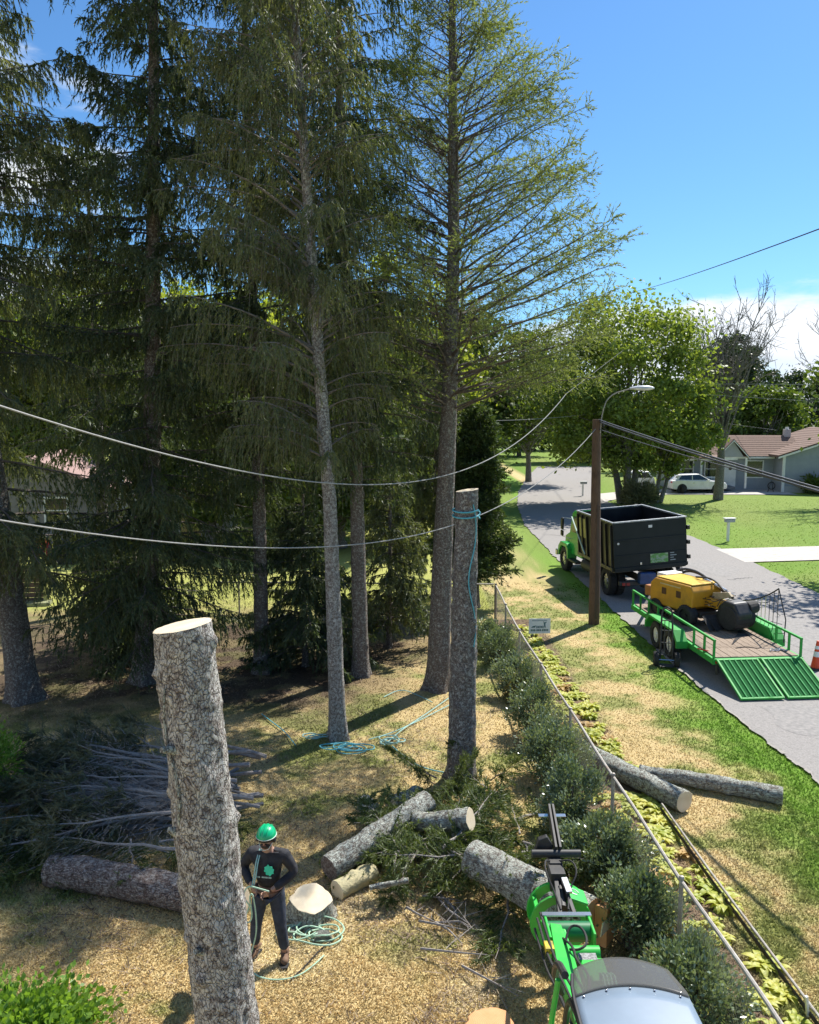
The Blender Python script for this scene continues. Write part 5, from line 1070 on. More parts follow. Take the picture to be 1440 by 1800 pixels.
m_.cyl((.1, TLn + .9, .1), (.1, TLn + .9, .75), .035, 10); m_.build('drawbar', BLKM, tl)
MB().box((-1.0, .55, .60), (.55, .05, .03), (0, .3, .3)).build('red_handle', REDP, tl)
# two ramps, bars parted, expanded mesh under them
rt, rb = Vector((0, -.06, .56)), Vector((0, -1.32, .05))
def ramp(cx):
    e = bpy.data.objects.new('ramp', None); col.objects.link(e); e.parent = tl; e.location = (cx, -.06, .56); dv = rb - rt; e.rotation_euler = (math.atan2(dv.z, -dv.y) * 1.0, 0, 0)
    Lr = dv.length; wr = .96
    fr = MB()
    for s_ in (-1, 1): fr.box((s_ * wr / 2, -Lr / 2, 0), (.045, Lr, .05))
    for y in (-.02, -Lr + .02): fr.box((0, y, 0), (wr, .045, .05))
    fr.build('ramp_frame', TG, e, bevel=.005)
    for k in range(6): o = MB().box((-wr / 2 + wr * (k + 1) / 7, -Lr / 2, .006), (.030, Lr - .05, .040)).build('bar', GREEN2, e)
    g = MB()
    for k in range(44): g.box((0, -Lr * (k + .5) / 44, -.004), (wr - .05, .010, .012))
    g.box((0, -Lr / 2, -.014), (wr - .05, Lr - .05, .006)); tag(g.build('mesh_panel', GREEN2, e), kind='stuff')
    return e
e1 = ramp(-.54); e2 = ramp(.54)
for e in (e1, e2): e.rotation_euler = (math.atan2(.51, 1.26), 0, 0)
# folded side gate: a black barred net rising along the right side
gt = thing('side_gate', 'black barred gate leaning up along the right side of the trailer', 'gate', (8.20, 18.75, 0), R(4.5))
top = lambda t: Vector((1.15 + .05 * t, 3.9 - 2.5 * t, 1.10 + .18 * t + .62 * t ** 2.2))
MB().tube([top(t) for t in np.linspace(0, 1, 14)], .018, 6).build('top_bar', BLKM, gt, smooth=True)
MB().tube([(1.15, 3.9, .62), (1.2, 1.4, .62)], .018, 6).build('bottom_bar', BLKM, gt, smooth=True)
for t in np.linspace(0, 1, 14): p_ = top(t); MB().tube([p_, (p_.x, p_.y, .62)], .009, 5).build('gate_bar', CHROME if t < .8 else BLKM, gt, smooth=True)
MB().tube([top(1), (1.2, 1.0, 1.2), (1.12, .9, .65)], .016, 6).build('end_bar', BLKM, gt, smooth=True)
for k in range(4): MB().tube([top(.93 - .02 * k) + Vector((0, 0, -.15 - .3 * k)), Vector((1.18, 1.33 - .1 * k, 1.45 - .2 * k))], .008, 5).build('gate_bar', BLKM, gt, smooth=True)
nt = MB()                                              # dark lines draw the side gate's net shadow on the deck; strap follows
for k in range(9): t = k / 8; nt.tube([(-.15 + .75 * t, 1.0 + .9 * t, .605), (.75 - .1 * t, 2.4 - .7 * t, .605)], .008, 4)
for k in range(6): t = k / 5; nt.tube([(-.15 + .9 * t, 1.0 + 1.4 * t, .61), (.60 + .05 * t, 1.9 - .2 * t, .61)], .008, 4)
o = nt.build('gate_shadow', BLKM); o.location = (8.20, 18.75, 0); o.rotation_euler = (0, 0, R(4.5)); tag(o, 'thin dark lines painting the net shadow of the side gate on the trailer deck', 'painted shadow')
def tw(x, y, z=0): a = R(4.5); return Vector((8.20 + x * math.cos(a) - y * math.sin(a), 18.75 + x * math.sin(a) + y * math.cos(a), z))
o = MB().tube(smooth_path([tw(.55 + .12 * math.cos(k) + .02 * k, .42 + .09 * math.sin(k * 1.3), .61 + .01 * (k % 3)) for k in range(16)]), .012, 6).build('chain', CHROME, smooth=True); tag(o, 'pale chain heaped on the rear right corner of the trailer deck', 'chain')
o = MB().tube(smooth_path([tw(-.2, .7, .605), tw(.1, .8, .605), tw(.3, .62, .605), tw(.45, .7, .61)]), .010, 5).build('strap', BLKM, smooth=True); tag(o, 'dark strap on the trailer deck planks', 'strap')
sp_ = thing('steel_plate', 'dark tread plate leaning on the front left of the trailer before the grinder', 'plate', tw(-.45, 4.5, .6), R(4.5))
m_ = MB(); m_.box((0, 0, .28), (.02, 1.5, .62), (0, -.7, 0)); m_.build('plate', mat('tread_plate', (.025, .03, .04), (.05, .055, .065), rough=.5, scale=40), sp_)
m_ = MB(); m_.bar((.23, -.75, .50), (.23, .75, .50), .025); m_.bar((-.22, -.75, .05), (-.22, .75, .05), .025); m_.build('edge_strip', CHROME, sp_)

# ------------------------------------------------------------------ stump grinder on the trailer
gr = thing('stump_grinder', 'yellow stump grinder with a dark cutter head standing on the trailer', 'grinder', tw(-.10, 3.35, .6), R(4.5 + 20)); gr.scale = (1.08, 1.06, 1.02)
m_ = MB(); m_.prism([(-.15, .34), (-.42, .50), (-.45, .92), (-.35, 1.06), (.95, 1.06), (1.12, .90), (1.12, .44), (.92, .34)], 'x', -.50, .46); m_.build('hood', YEL, gr, bevel=.04, seg=3)
m_ = MB(); m_.prism([(-.36, 1.07), (.90, 1.07), (.98, 1.085), (.9, 1.10), (-.34, 1.10)], 'x', -.44, .40); m_.build('hood_lid', mat('bright_yellow', (.80, .50, .06), (.75, .45, .06), rough=.35), gr, bevel=.015)
for y in (.05, .58): MB().box((-.505, y, .76), (.015, .16, .18)).build('hood_vent', mat('vent', (.10, .04, .015)), gr, bevel=.01)
MB().box((-.505, .35, .95), (.012, .75, .035)).build('side_lettering', mat('pale_strip', (.62, .5, .25)), gr)
MB().box((-.05, 1.25, .62), (.8, .3, .3)).build('front_tank', mat('rust_orange', (.42, .17, .04), (.34, .13, .04), rough=.5), gr, bevel=.04)
MB().box((.1, 1.05, 1.05), (.6, .35, .18)).build('control_box', WHITE, gr, bevel=.03)
m_ = MB(); m_.box((0, .3, .30), (.62, 1.7, .16)); m_.build('undercarriage', BLKM, gr, bevel=.02)
for s_ in (-1, 1): wheel(gr, (s_ * .46, .85, .24), .24, .20, BLKM); wheel(gr, (s_ * .46, -.25, .27), .27, .24, BLKM)
m_ = MB(); m_.bar((.1, -.35, .62), (.22, -1.0, .58), .30, .24); m_.build('swing_arm', YEL, gr, bevel=.03)
m_ = MB(); m_.prism([(-.75, .18), (-.85, .62), (-1.05, .80), (-1.35, .78), (-1.52, .50), (-1.45, .12), (-1.1, .02)], 'x', -.05, .42); m_.build('cutter_guard', BLKM, gr, bevel=.05)
m_ = MB(); m_.cyl((-.08, -1.2, .36), (.55, -1.2, .36), .30, 20); m_.cyl((.42, -1.28, .58), (.72, -1.30, .62), .20, 16, .16); m_.build('cutter_wheel', RUBBER, gr, bevel=.02)
fl = MB(); r_ = np.random.RandomState(3)
for k in range(7): a = -.35 + .12 * k; fl.add([(a - .07, -.72, .35), (a + .07, -.74, .35), (a + .09 + r_.normal(0, .03), -1.0, .02), (a - .08, -1.02 + r_.normal(0, .04), .02)], [(0, 1, 2, 3)])
o = fl.build('rubber_flap', RUBBER, gr); sd_ = o.modifiers.new('s', 'SOLIDIFY'); sd_.thickness = .012
for k, pts in enumerate(([(.30, 1.35, .75), (.45, 1.1, 1.22), (.50, .5, 1.24), (.40, -.2, 1.05), (.3, -.8, .85)], [(.38, 1.3, .75), (.52, 1.0, 1.17), (.56, .4, 1.18), (.46, -.3, .95), (.38, -.9, .8)], [(.2, .2, 1.15), (.3, -.3, 1.2), (.2, -.8, .95)])):
    MB().tube(smooth_path([Vector(p) for p in pts]), .035 if k < 2 else .025, 8).build('hydraulic_hose', BLKM, gr, smooth=True)
m_ = MB(); m_.cyl((.32, .05, 1.12), (.30, -.75, .95), .045, 10); m_.cyl((.32, .05, 1.12), (.30, -1.05, .88), .02, 8); m_.build('lift_cylinder', CHROME, gr, smooth=True)
m_ = MB(); m_.prism([(-.45, .62), (-.48, .86), (-.98, .98), (-1.1, .88)], 'x', .12, .20); m_.build('chip_plate', mat('dusty_cream', (.55, .45, .30), (.4, .3, .18)), gr, bevel=.01)
m_ = MB(); q = random.Random(2)
for k in range(10): m_.tube(smooth_path([Vector((q.uniform(-.2, .4), q.uniform(-.9, -.35), q.uniform(.5, .8))) for _ in range(4)]), .012, 5)
tag(m_.build('hose_tangle', RUBBER, gr, smooth=True), kind='stuff')

# ------------------------------------------------------------------ hand truck, cones, sign, mailboxes
ht = thing('hand_truck', 'black two wheeled hand truck leaning on the left side of the trailer', 'hand truck', (6.42, 19.9, 0), R(-12))
for s_ in (-1, 1): wheel(ht, (s_ * .25, 0, .18), .18, .12, mat('grey_rim', (.25, .25, .25), rough=.5), rr=.45)
m_ = MB(); m_.cyl((-.28, 0, .16), (.28, 0, .16), .018, 8); m_.build('axle', CHROME, ht, smooth=True)
m_ = MB(); up = lambda t: Vector((0, .03 + .22 * t, .12 + 1.25 * t))
for s_ in (-1, 1): m_.tube(smooth_path([up(0) + Vector((s_ * .15, 0, 0)), up(.5) + Vector((s_ * .14, 0, 0)), up(.9) + Vector((s_ * .13, 0, 0)), up(1.02) + Vector((s_ * .10, 0, 0)), up(1.06)]), .022, 8)
m_.build('frame', BLKM, ht, smooth=True)
for t in (.12, .36, .6, .8): MB().bar(up(t) + Vector((-.14, 0, 0)), up(t) + Vector((.14, 0, 0)), .022).build('cross_bar', BLKM, ht)
for x in (-.05, .05): MB().bar(up(.12) + Vector((x, .01, 0)), up(.8) + Vector((x, .01, 0)), .018).build('back_slat', BLKM, ht)
MB().box((0, -.10, .05), (.34, .26, .012)).build('toe_plate', BLKM, ht, bevel=.003)
CONEM = mat('orange_cone', (.75, .08, .02), (.68, .07, .02), rough=.5)
for k, (x, y, lab) in enumerate(((10.05, 19.65, 'orange traffic cone with white bands at the right frame edge'),)):
    c = thing('traffic_cone', lab, 'cone', (x, y, 0), 0)
    MB().box((0, 0, .025), (.36, .36, .05)).build('base', mat('cone_base', (.03, .03, .03), (.06, .05, .05), rough=.8), c, bevel=.015)
    MB().tube([(0, 0, .04), (0, 0, .3), (0, 0, .31), (0, 0, .72), (0, 0, .725)], [.135, .092, .09, .028, .02], 24).build('body', CONEM, c, smooth=True)
    MB().tube([(0, 0, .33), (0, 0, .46)], [.0895, .0695], 24).build('white_band', WHITE, c, smooth=True); MB().tube([(0, 0, .52), (0, 0, .60)], [.061, .049], 24).build('white_band', WHITE, c, smooth=True)
sg = thing('yard_sign', 'small white lawn sign with a logo and number standing by the hosta bed', 'sign', (3.56, 21.9, 0), R(4))
MB().box((0, 0, .50), (.60, .012, .42)).build('sign_board', mat('sign_white', (.72, .76, .80), (.68, .72, .76), rough=.5), sg, bevel=.002)
m_ = MB()
for s_ in (-1, 1): m_.tube([(s_ * .18, .012, 0), (s_ * .18, .012, .62)], .005, 5)
m_.build('stake', GALV, sg)
m_ = MB(); m_.prism([(-.24, .46), (-.13, .46), (-.10, .52), (-.19, .50)], 'y', -.010, -.007); m_.prism([(.13, .46), (.17, .45), (.155, .56), (.20, .62), (.13, .60), (.10, .64), (.115, .55)], 'y', -.010, -.007)
for k in range(5): m_.box((-.075 + .042 * k, -.0085, .475), (.028, .003, .07 - .012 * (k % 2)))
m_.build('sign_logo', mat('sign_ink', (.05, .12, .16), (.07, .18, .18)), sg)
m_ = MB(); m_.box((0, -.0082, .655), (.42, .002, .035)); m_.build('sign_title', mat('sign_pale_ink', (.38, .45, .50)), sg)
m_ = MB(); x = -.245
for ch in 'ddd-ddd-dddd':
    if ch == 'd': m_.box((x + .018, -.0085, .385), (.032, .003, .055)); x += .044
    else: m_.box((x + .008, -.0085, .385), (.018, .003, .012)); x += .026
m_.build('sign_number', mat('sign_ink2', (.06, .16, .15)), sg)
for (x, y, h, lab) in ((15.66, 39.9, 1.15, 'white mailbox on a white post on the lawn across the street'), (13.15, 62, 1.1, 'white mailbox on a post by the street beyond the dump truck')):
    mb_ = thing('mailbox', lab, 'mailbox', (x, y, 0), R(6))
    MB().box((0, 0, h * .42), (.11, .11, h * .84)).build('post', WHITE, mb_, bevel=.006)
    m_ = MB(); m_.prism([(-.09, h * .84), (.09, h * .84), (.09, h * .94), (.06, h), (0, h * 1.02), (-.06, h), (-.09, h * .94)], 'x', -.26, .26) if False else m_.box((.06, 0, h * .90), (.50, .2, .17)); m_.build('box', mat('mail_grey', (.45, .48, .52), (.25, .27, .3), scale=9), mb_, bevel=.03)
    MB().box((.04, 0, h * 1.0), (.58, .26, .04)).build('lid', WHITE, mb_, bevel=.01)

# ------------------------------------------------------------------ pole, street lamp and wires
POLE = mat('creosote_wood', (.10, .06, .04), (.17, .105, .07), rough=.85, scale=10, stretch=(6, 6, .5), bump=.01, dirt=(.05, .035, .03))
up_ = thing('utility_pole', 'brown wooden utility pole on the grass beside the dump truck', 'pole', (5.53, 24.02, 0))
MB().tube([(0, 0, 0), (-.01, 0, 2), (-.05, 0, 4), (-.08, 0, 6.1)], [.165, .155, .14, .125], 16).build('shaft', POLE, up_, smooth=True)
m_ = MB(); m_.cyl((-.2, -.02, 5.98), (.12, -.02, 5.98), .02, 8); m_.cyl((.08, -.16, 5.9), (.08, -.16, 6.06), .035, 10); m_.build('insulator', BLKM, up_, smooth=True)
m_ = MB(); m_.box((.0, -.16, 1.9), (.06, .02, 3.4)); m_.build('conduit', mat('conduit_brown', (.09, .06, .045), rough=.7), up_)
sl_ = thing('utility_pole', 'far wooden pole standing inside the big leafy street tree', 'pole', (15.3, 58, 0))
MB().cyl((0, 0, 0), (0, 0, 11.1), .14, 12, .10).build('shaft', POLE, sl_, smooth=True); sl_ = thing('street_lamp', 'pale street lamp head on a thin arm reaching right from the wooden pole', 'street lamp', (5.45, 24.0, 5.8))
MB().tube(smooth_path([(.08, -.1, -.1), (.12, -.1, .5), (.3, -.1, 1.0), (.95, -.1, 1.19)]), .016, 8).build('arm', GALV, sl_, smooth=True)
m_ = MB(); m_.sphere((1.28, -.1, 1.20), .19, 14, (1.8, .55, .38)); m_.cyl((.9, -.1, 1.19), (1.1, -.1, 1.2), .035, 10); m_.build('lamp_head', mat('lamp_white', (.70, .72, .75), rough=.35), sl_, smooth=True)
def _dummy(): pass
def wire(label, A, B, co, m, r, s0, s1, n=60, name='overhead_wire', group=None):
    pts = [Vector((A[0] + (B[0] - A[0]) * s, A[1] + (B[1] - A[1]) * s, float(np.polyval(co, s)))) for s in np.linspace(s0, s1, n)]
    o = MB().tube(pts, r, 6).build(name, m, smooth=True); tag(o, label, 'wire', group); return pts
MAT_THIN = mat('thin_grey_wire', (.16, .16, .15), (.12, .12, .11), rough=.7)
WPALE = mat('pale_wire', (.34, .335, .32), (.24, .235, .225), rough=.6, scale=30); WBLK = mat('black_wire', (.03, .03, .035), (.05, .05, .055), rough=.5)
wire('thick pale twisted wire sagging high across the spruce trunks', (6.2, 27), (-4.2, 8), (-2.934, 14.584, -13.913, 8.705), WPALE, .011, .16, 1.25)
_a = Vector((6.2 - 10.4 * .16, 27 - 19 * .16, -2.934 * .16 ** 3 + 14.584 * .16 ** 2 - 13.913 * .16 + 8.705))
o = MB().tube([_a, (15.25, 57.9, 10.9)], .008, 5).build('overhead_wire', MAT_THIN, smooth=True); tag(o, 'far span of the pale wire rising from the spruces to the street lamp pole', 'wire')
wire('lower pale wire running from the pole top to the left frame edge', (5.45, 24), (-4.2, 8), (-.887, 7.503, -7.199, 5.86), WPALE, .010, 0, 1.2)
for k in range(2): wire(('heavy black cable from the pole top to the right, upper of the pair', 'heavy black cable from the pole top to the right, lower of the pair')[k], (5.5, 24), (7.6, 10), (.311, -1.729, 6.09 - .055 * k), WBLK, .020, 0, 1.05)
wire('thin black cable under the heavy pair, running right from the pole', (5.5, 24), (7.9, 10), (.462, -1.574, 5.82), WBLK, .012, 0, 1.05)
wire('dark wire crossing the blue sky at the upper right', (20, 70), (12, 18), (.569, -5.76, 16.6), WBLK, .022, -.35, 1.1)
wire('pale wire in front of the dark trees over the house, upper one', (15.3, 58), (30, 45), (-.519, 8.3), WPALE, .016, 0, 1.2)
wire('pale wire in front of the dark trees over the house, lower one', (15.3, 58), (30, 45), (-1.458, 7.871), WPALE, .016, 0, 1.2)
wire('pale wire dropping to the left side of the cedar', (15.3, 58), (4.5, 50), (.8, -1.6, 6.6), WPALE, .016, 0, 1.1)
wire('thin wire dropping from the street to the house with the porch', (22, 90), (29.4, 66), (.6, -2.9, 7.2), WPALE, .014, 0, 1)

# ------------------------------------------------------------------ houses across the street and behind the trees
SIDING = mat('grey_siding', (.31, .34, .37), (.27, .30, .33), rough=.7, scale=2)
SIDINGL = mat('shaded_white_siding', (.42, .43, .44), (.37, .38, .39), rough=.7, scale=2)  # white boards greyed in the base colour to carry shade
SHING = mat('brown_shingles', (.20, .125, .09), (.15, .095, .07), rough=.9, scale=8, bump=.01)
def window(parent, x, y, z, w, h, axis_='y', out=-1, blind=True, name='window'):
    e = bpy.data.objects.new(name, None); col.objects.link(e); e.parent = parent; e.location = (x, y, z)
    if axis_ == 'x': e.rotation_euler = (0, 0, math.pi / 2)
    f = MB(); t = .09
    for s_ in (-1, 1): f.box((s_ * (w / 2 + t / 2 - .01), out * .04, 0), (t, .08, h + 2 * t)); f.box((0, out * .04, s_ * (h / 2 + t / 2 - .01)), (w, .08, t))
    f.box((0, out * .03, 0), (w, .05, .05)); f.build('frame', WHITE, e)
    MB().box((0, out * .012, 0), (w, .02, h)).build('pane', GLASS, e); return e
def boards(parent, x0, x1, y, z0, z1, m_, out=-1, holes=(), step=.2):
    z = z0
    while z < z1 - .01:
        h = min(step, z1 - z); segs = [(x0, x1)]
        for hx0, hx1, hz0, hz1 in holes:
            if z + h > hz0 and z < hz1:
                ns = []
                for a, b in segs:
                    if hx0 > a: ns.append((a, min(b, hx0)))
                    if hx1 < b: ns.append((max(a, hx1), b))
                segs = [s for s in ns if s[1] - s[0] > .05]
        for a, b in segs: MB().prism([(y, z), (y + out * .035, z), (y + out * .012, z + h), (y, z + h)], 'x', a, b).build('siding_board', m_, parent)
        z += step
hs = thing('house', 'grey one storey house with brown roof, white trim and a small front gable', 'house', (29.6, 65.0, 0), R(-4))
# right wing: gable end towards the street, from x=0 to 10, ridge at x=5.5
m_ = MB(); m_.prism([(0, 0), (0, 2.85), (5.6, 4.75), (11.2, 2.85), (11.2, 0)], 'y', 0, 9); m_.build('wall', SIDING, hs)
boards(hs, .16, 11.2, 0, .5, 2.9, SIDING, holes=((2.9, 4.5, 1.0, 2.6),), step=.2)
m_ = MB(); m_.box((5.6, -.02, .22), (11.2, .1, .5)); m_.build('foundation', mat('pale_block', (.42, .43, .43), (.36, .37, .37), rough=.9), hs)
m_ = MB(); m_.box((.06, -.05, 1.45), (.2, .12, 2.9)); m_.build('corner_trim', WHITE, hs)
for sx_, (xa, za, xb, zb) in enumerate(((-.5, 2.80, 5.6, 4.87), (11.7, 2.80, 5.6, 4.87))):
    q = MB(); dx_ = xb - xa; dz_ = zb - za; q.prism([(xa, za), (xb, zb), (xb, zb + .12), (xa, za + .12)], 'y', -.35, 9.3); q.build('roof', SHING, hs)
    f = MB(); f.prism([(xa, za - .12), (xb, zb - .12), (xb, zb + .02), (xa, za + .02)], 'y', -.40, -.352); f.build('fascia', WHITE, hs)
    if sx_ == 0:
        for k in range(16): t0, t1 = k / 16, (k + 1.15) / 16; c = MB(); c.prism([(xa + dx_ * t0, za + dz_ * t0 + .12), (xa + dx_ * t1, za + dz_ * t1 + .125), (xa + dx_ * t1, za + dz_ * t1 + .13), (xa + dx_ * t0, za + dz_ * t0 + .155)], 'y', -.36, 9.3); c.build('shingle_course', SHING, hs)
window(hs, 3.7, -.01, 1.8, 1.35, 1.35)
# middle and left wing, set back, ridge along x
m_ = MB(); m_.prism([(2.0, 0), (2.0, 2.75), (4.6, 4.15), (7.2, 2.75), (7.2, 0)], 'x', -8.2, 0); m_.build('wall', SIDING, hs)
boards(hs, -2.8, 0, 2.0, .45, 2.75, SIDING, holes=((-2.2, -.8, .95, 2.45),), step=.2)
q = MB(); q.prism([(1.55, 2.62), (4.6, 4.22), (4.6, 4.36), (1.55, 2.76)], 'x', -8.6, 2.4); q.build('roof', SHING, hs)
for k in range(11): t0, t1 = k / 11, (k + 1.1) / 11; c = MB(); c.prism([(1.55 + 3.05 * t0, 2.76 + 1.6 * t0), (1.55 + 3.05 * t1, 2.76 + 1.6 * t1 + .005), (1.55 + 3.05 * t1, 2.775 + 1.6 * t1), (1.55 + 3.05 * t0, 2.80 + 1.6 * t0)], 'x', -8.6, 2.3); c.build('shingle_course', SHING, hs)
q = MB(); q.prism([(7.65, 2.62), (4.6, 4.22), (4.6, 4.36), (7.65, 2.76)], 'x', -8.6, 2.4); q.build('roof', SHING, hs)
MB().box((-4.3, 1.53, 2.66), (8.4, .04, .16)).build('fascia', WHITE, hs)
w2 = window(hs, -1.5, 1.99, 1.7, 1.25, 1.3); window(hs, -5.0, 1.99, 1.7, .9, 1.3); window(hs, -6.9, 1.99, 1.7, .9, 1.3)
m_ = MB(); m_.prism([(-4.6, 2.72), (-2.6, 2.72), (-3.5, 4.05)], 'y', 1.35, 4.2); m_.build('gable', SIDINGL, hs)
for s_, (xa, xb) in enumerate(((-4.85, -3.5), (-2.15, -3.5))): q = MB(); q.prism([(xa, 2.60), (xb, 4.07), (xb, 4.18), (xa, 2.72)], 'y', 1.15, 4.6); q.build('gable_roof', SHING, hs); f = MB(); f.prism([(xa, 2.52), (xb, 3.99), (xb, 4.09), (xa, 2.62)], 'y', 1.10, 1.148); f.build('fascia', WHITE, hs)
dr = MB(); dr.box((-3.45, 1.96, 1.25), (.92, .06, 2.0)); dr.build('door', WHITE, hs, bevel=.01); MB().cyl((-3.45, 1.92, 1.75), (-3.45, 1.90, 1.75), .14, 14).build('door_window', GLASS, hs)
m_ = MB(); m_.box((-6.0, 1.15, .28), (5.0, 1.7, .2)); m_.build('porch_floor', mat('porch_grey', (.16, .17, .18), (.12, .13, .14)), hs, bevel=.01)
for x in (-8.2, -6.2, -4.7, -2.7): MB().box((x, .42, 1.45), (.14, .14, 2.4)).build('porch_post', WHITE, hs)
MB().box((-6.0, .36, 2.62), (5.2, .08, .18)).build('porch_beam', WHITE, hs)
q = MB(); q.prism([(.2, 2.62), (1.56, 2.78), (1.56, 2.90), (.2, 2.74)], 'x', -8.5, -4.7); q.build('porch_roof', SHING, hs)
for z in (.5, 1.15): MB().box((-6.45, .42, z), (3.3, .05, .06)).build('railing_rail', WHITE, hs)
for k in range(20): MB().box((-8.05 + k * .17, .42, .82), (.04, .04, .62)).build('baluster', WHITE, hs)
ch = MB(); ch.box((1.9, 4.6, 4.55), (.5, .5, .7)); ch.build('chimney', mat('pale_brick', (.55, .53, .52), (.42, .38, .36), scale=14, rough=.9), hs, bevel=.02); MB().cyl((1.9, 4.6, 4.9), (1.9, 4.6, 5.08), .14, 12).build('chimney_pot', WHITE, hs)
for k, (x, y, r_) in enumerate(((31.8, 64.0, .8), (33.6, 63.8, .9), (35.4, 63.6, .9))): shrub('low green bush against the grey house wall, ' + ('left one', 'middle one', 'right one')[k], (x, y, 0), r_, 1.2, 900, .3, .07, MG, 150 + k, 'bushes against the house wall')
hp = thing('garden_hose_reel', 'black hose reel leaning by the white corner trim of the house', 'hose reel', (28.6, 65.2, 0)); m_ = MB(); m_.tube([(0, 0, 0), (.25, 0, .9), (.45, 0, 0)], .03, 6); m_.build('stand', BLKM, hp); MB().tube([(.25 + .28 * math.cos(a), -.05, .5 + .28 * math.sin(a)) for a in np.linspace(0, 6.283, 18)], .04, 6).build('hose_coil', RUBBER, hp, smooth=True)
# low dark vehicle tail at the right edge
dk = thing('wheelbarrow', 'dark rounded object with a handle on the lawn at the right frame edge', 'barrow', (24.6, 47.6, 0)); m_ = MB(); m_.prism([(-.4, .35), (.5, .35), (.7, .95), (-.5, .95)], 'y', -.3, .3); m_.build('tray', RUBBER, dk, bevel=.08); MB().tube([(.2, -.25, .3), (-.5, -.25, .6), (-1.1, -.25, .75)], .03, 6).build('handle', BLKM, dk, smooth=True); wheel(dk, (.6, 0, .2), .2, .1, BLKM)

# white car, side on, nose to the right
car = thing('parked_car', 'white hatchback parked on the driveway before the porch', 'car', (22.7, 64.9, 0), R(4))
bd = MB(); prof = [(-2.2, .35), (-2.25, .75), (-2.15, 1.0), (-1.6, 1.08), (-.2, 1.02 + .02), (.75, 1.0), (1.5, .93), (2.1, .82), (2.25, .6), (2.2, .35), (1.85, .30), (-1.85, .30)]
bd.prism([(x, z) for x, z in prof], 'y', -.85, .85); bd.build('body', WHITE, car, bevel=.09, seg=3)
cb = MB(); vs = []
for (x, z, w_) in ((-2.0, 1.0, .80), (-1.55, 1.45, .66), (.0, 1.50, .66), (1.0, .98, .78)): vs += [(x, -w_, z), (x, w_, z)]
cb.add(vs, [(0, 2, 4, 6), (1, 7, 5, 3), (0, 1, 3, 2), (2, 3, 5, 4), (4, 5, 7, 6), (0, 6, 7, 1)]); cb.build('cabin', WHITE, car, bevel=.05)
def glassq(n_, pts): o = MB().add(pts, [tuple(range(len(pts)))]).build(n_, GLASS, car); s = o.modifiers.new('s', 'SOLIDIFY'); s.thickness = .02; s.offset = 0
glassq('side_window', [(-1.72, -.775, 1.08), (-1.42, -.69, 1.40), (-.62, -.685, 1.42), (-.62, -.775, 1.06)]); glassq('side_window', [(-.54, -.775, 1.06), (-.54, -.685, 1.42), (-.02, -.68, 1.44), (.72, -.785, 1.05)]); glassq('windscreen', [(.06, -.60, 1.49), (.06, .60, 1.49), (.98, .70, 1.03), (.98, -.70, 1.03)])
for x in (-1.42, 1.38): wheel(car, (x, -.78, .33), .33, .2, mat('car_rim', (.15, .15, .16), rough=.4, metal=.5)); wheel(car, (x, .78, .33), .33, .2, BLKM)
for x in (-1.42, 1.38): MB().cyl((x, -.86, .36), (x, -.70, .36), .40, 20).build('wheel_arch', DARKI, car)
MB().box((-2.17, -.62, .85), (.12, .3, .16)).build('tail_light', mat('lens_red', (.45, .02, .02)), car, bevel=.03); MB().box((2.1, -.62, .70), (.16, .3, .12)).build('headlight', mat('lens_clear', (.6, .62, .65), rough=.15), car, bevel=.03)
MB().box((-.5, -.862, .82), (.16, .02, .03)).build('door_handle', CHROME, car); MB().box((.62, -.95, 1.02), (.16, .16, .12)).build('wing_mirror', WHITE, car, bevel=.03)
pv = thing('white_pickup', 'white vehicle half hidden by the small tree, left of the white hatchback', 'car', (18.6, 66.4, 0), R(8)); m_ = MB(); m_.prism([(-1.0, .4), (-1.0, 1.05), (-.8, 1.6), (.5, 1.62), (1.0, 1.05), (1.2, .4)], 'y', -.8, .8); m_.build('body', WHITE, pv, bevel=.1); MB().prism([(-.85, 1.1), (-.7, 1.5), (.4, 1.52), (.75, 1.1)], 'y', -.82, -.801).build('side_window', GLASS, pv)
for x in (-.7, .8): wheel(pv, (x, -.7, .33), .33, .2, BLKM)

# house half hidden behind the spruces on the left
lh = thing('house', 'pale cottage with pinkish brown roof half hidden behind the left spruces', 'house', (-18.6, 40, 0), R(10))
COTT = mat('shaded_cottage_siding', (.22, .21, .20), (.17, .16, .15), rough=.8, scale=3)  # white walls darkened in the colour, since they stand in shade
m_ = MB(); m_.prism([(-4, 0), (-4, 2.4), (0, 4.0), (4, 2.4), (4, 0)], 'y', 0, 8); m_.build('wall', COTT, lh)
boards(lh, -4, 4, 0, .3, 2.4, COTT, holes=((-2.8, -1.6, .8, 2.2), (.6, 1.8, .8, 2.2)), step=.2)
for xa, xb in ((-4.4, 0), (4.4, 0)): q = MB(); q.prism([(xa, 2.3), (xb, 4.06), (xb, 4.2), (xa, 2.44)], 'y', -.4, 8.3); q.build('roof', mat('pink_brown_shingles', (.36, .24, .21), (.28, .18, .16), rough=.9, scale=9, bump=.01), lh)
m_ = MB(); m_.prism([(0, 2.3), (3.4, 3.6), (6.8, 2.3), (6.8, 0), (0, 0)], 'x', 3.9, 9.5); m_.build('side_wing', SIDINGL, lh)
for xa, xb in ((-.4, 3.4), (7.2, 3.4)): q = MB(); q.prism([(xa, 2.18), (xb, 3.66), (xb, 3.8), (xa, 2.32)], 'x', 4.3, 9.8); q.build('roof', mat('pink_brown_shingles', (.36, .24, .21)), lh)
for x in (-2.2, 1.2): window(lh, x, -.01, 1.5, 1.0, 1.2)
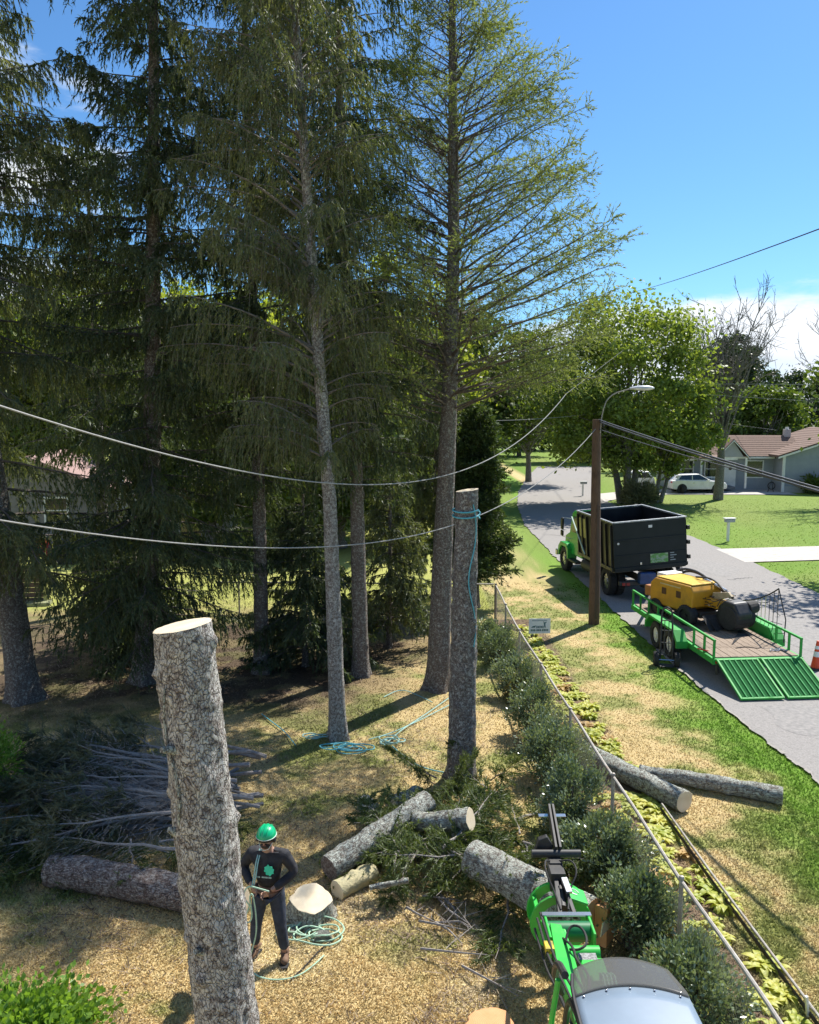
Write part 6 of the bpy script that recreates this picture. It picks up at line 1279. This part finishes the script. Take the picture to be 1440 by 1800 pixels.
window(lh, 5.6, -.01, 1.4, .8, 1.1); MB().box((7.6, -.04, 1.1), (.95, .06, 2.1)).build('door', mat('yellow_door', (.55, .40, .15)), lh, bevel=.01); MB().box((8.6, -.6, 1.15), (.14, .14, 2.3)).build('porch_post', WHITE, lh); MB().box((5.1, -.6, 1.15), (.14, .14, 2.3)).build('porch_post', WHITE, lh); MB().box((6.9, -.3, 2.36), (5.2, .9, .12)).build('porch_roof', WHITE, lh)
ch_ = thing('garden_chair', 'red garden chair before the left cottage', 'chair', P(75, 992), .3)
m_ = MB(); m_.box((0, 0, .4), (.55, .5, .06)); m_.build('seat', REDP, ch_); m_ = MB(); m_.box((0, .28, .72), (.55, .06, .6), (-.2, 0, 0)); m_.build('backrest', REDP, ch_)
for x in (-.25, .25):
    for y in (-.22, .22): MB().box((x, y, .2), (.05, .05, .4)).build('leg', REDP, ch_)
gl = thing('grill', 'black covered grill right of the red garden chair', 'grill', P(112, 990), 0); m_ = MB(); m_.sphere((0, 0, .7), .62, 14, (1, .6, .55), 0); m_.box((0, 0, .35), (1.1, .6, .7)); m_.build('cover', DARKI, gl, bevel=.05, smooth=True); MB().box((.0, -.34, .5), (.5, .02, .02)).build('handle', CHROME, gl)
sh = thing('garden_shelter', 'small brown board screen with a yellow post behind the leftmost spruce', 'screen', P(45, 1062), .15)
for k in range(7): MB().box((0, 0, .13 + k * .17), (1.15, .04, .155)).build('board', mat('brown_board', (.13, .09, .06), (.09, .06, .045), rough=.8, scale=8, stretch=(1, 8, 8)), sh)
MB().box((.66, -.03, .85), (.13, .13, 1.7)).build('post', mat('yellow_green_post', (.42, .42, .14), (.34, .34, .12)), sh, bevel=.01); MB().box((.2, -.2, .06), (1.3, .5, .12)).build('base_slab', mat('mossy_slab', (.30, .31, .16), (.22, .23, .13)), sh, bevel=.02); MB().box((-.6, -.03, .85), (.1, .1, 1.6)).build('post', mat('pale_grey_post', (.4, .4, .38)), sh, bevel=.01)
bx = thing('wood_crate', 'orange brown box low under the boughs behind the middle trunks', 'box', P(705, 1088), .1)
for k in range(4): MB().box((0, 0, .08 + .16 * k), (.9, .5, .145)).build('board', mat('orange_board', (.30, .12, .05), (.2, .09, .04), rough=.8, scale=6), bx)
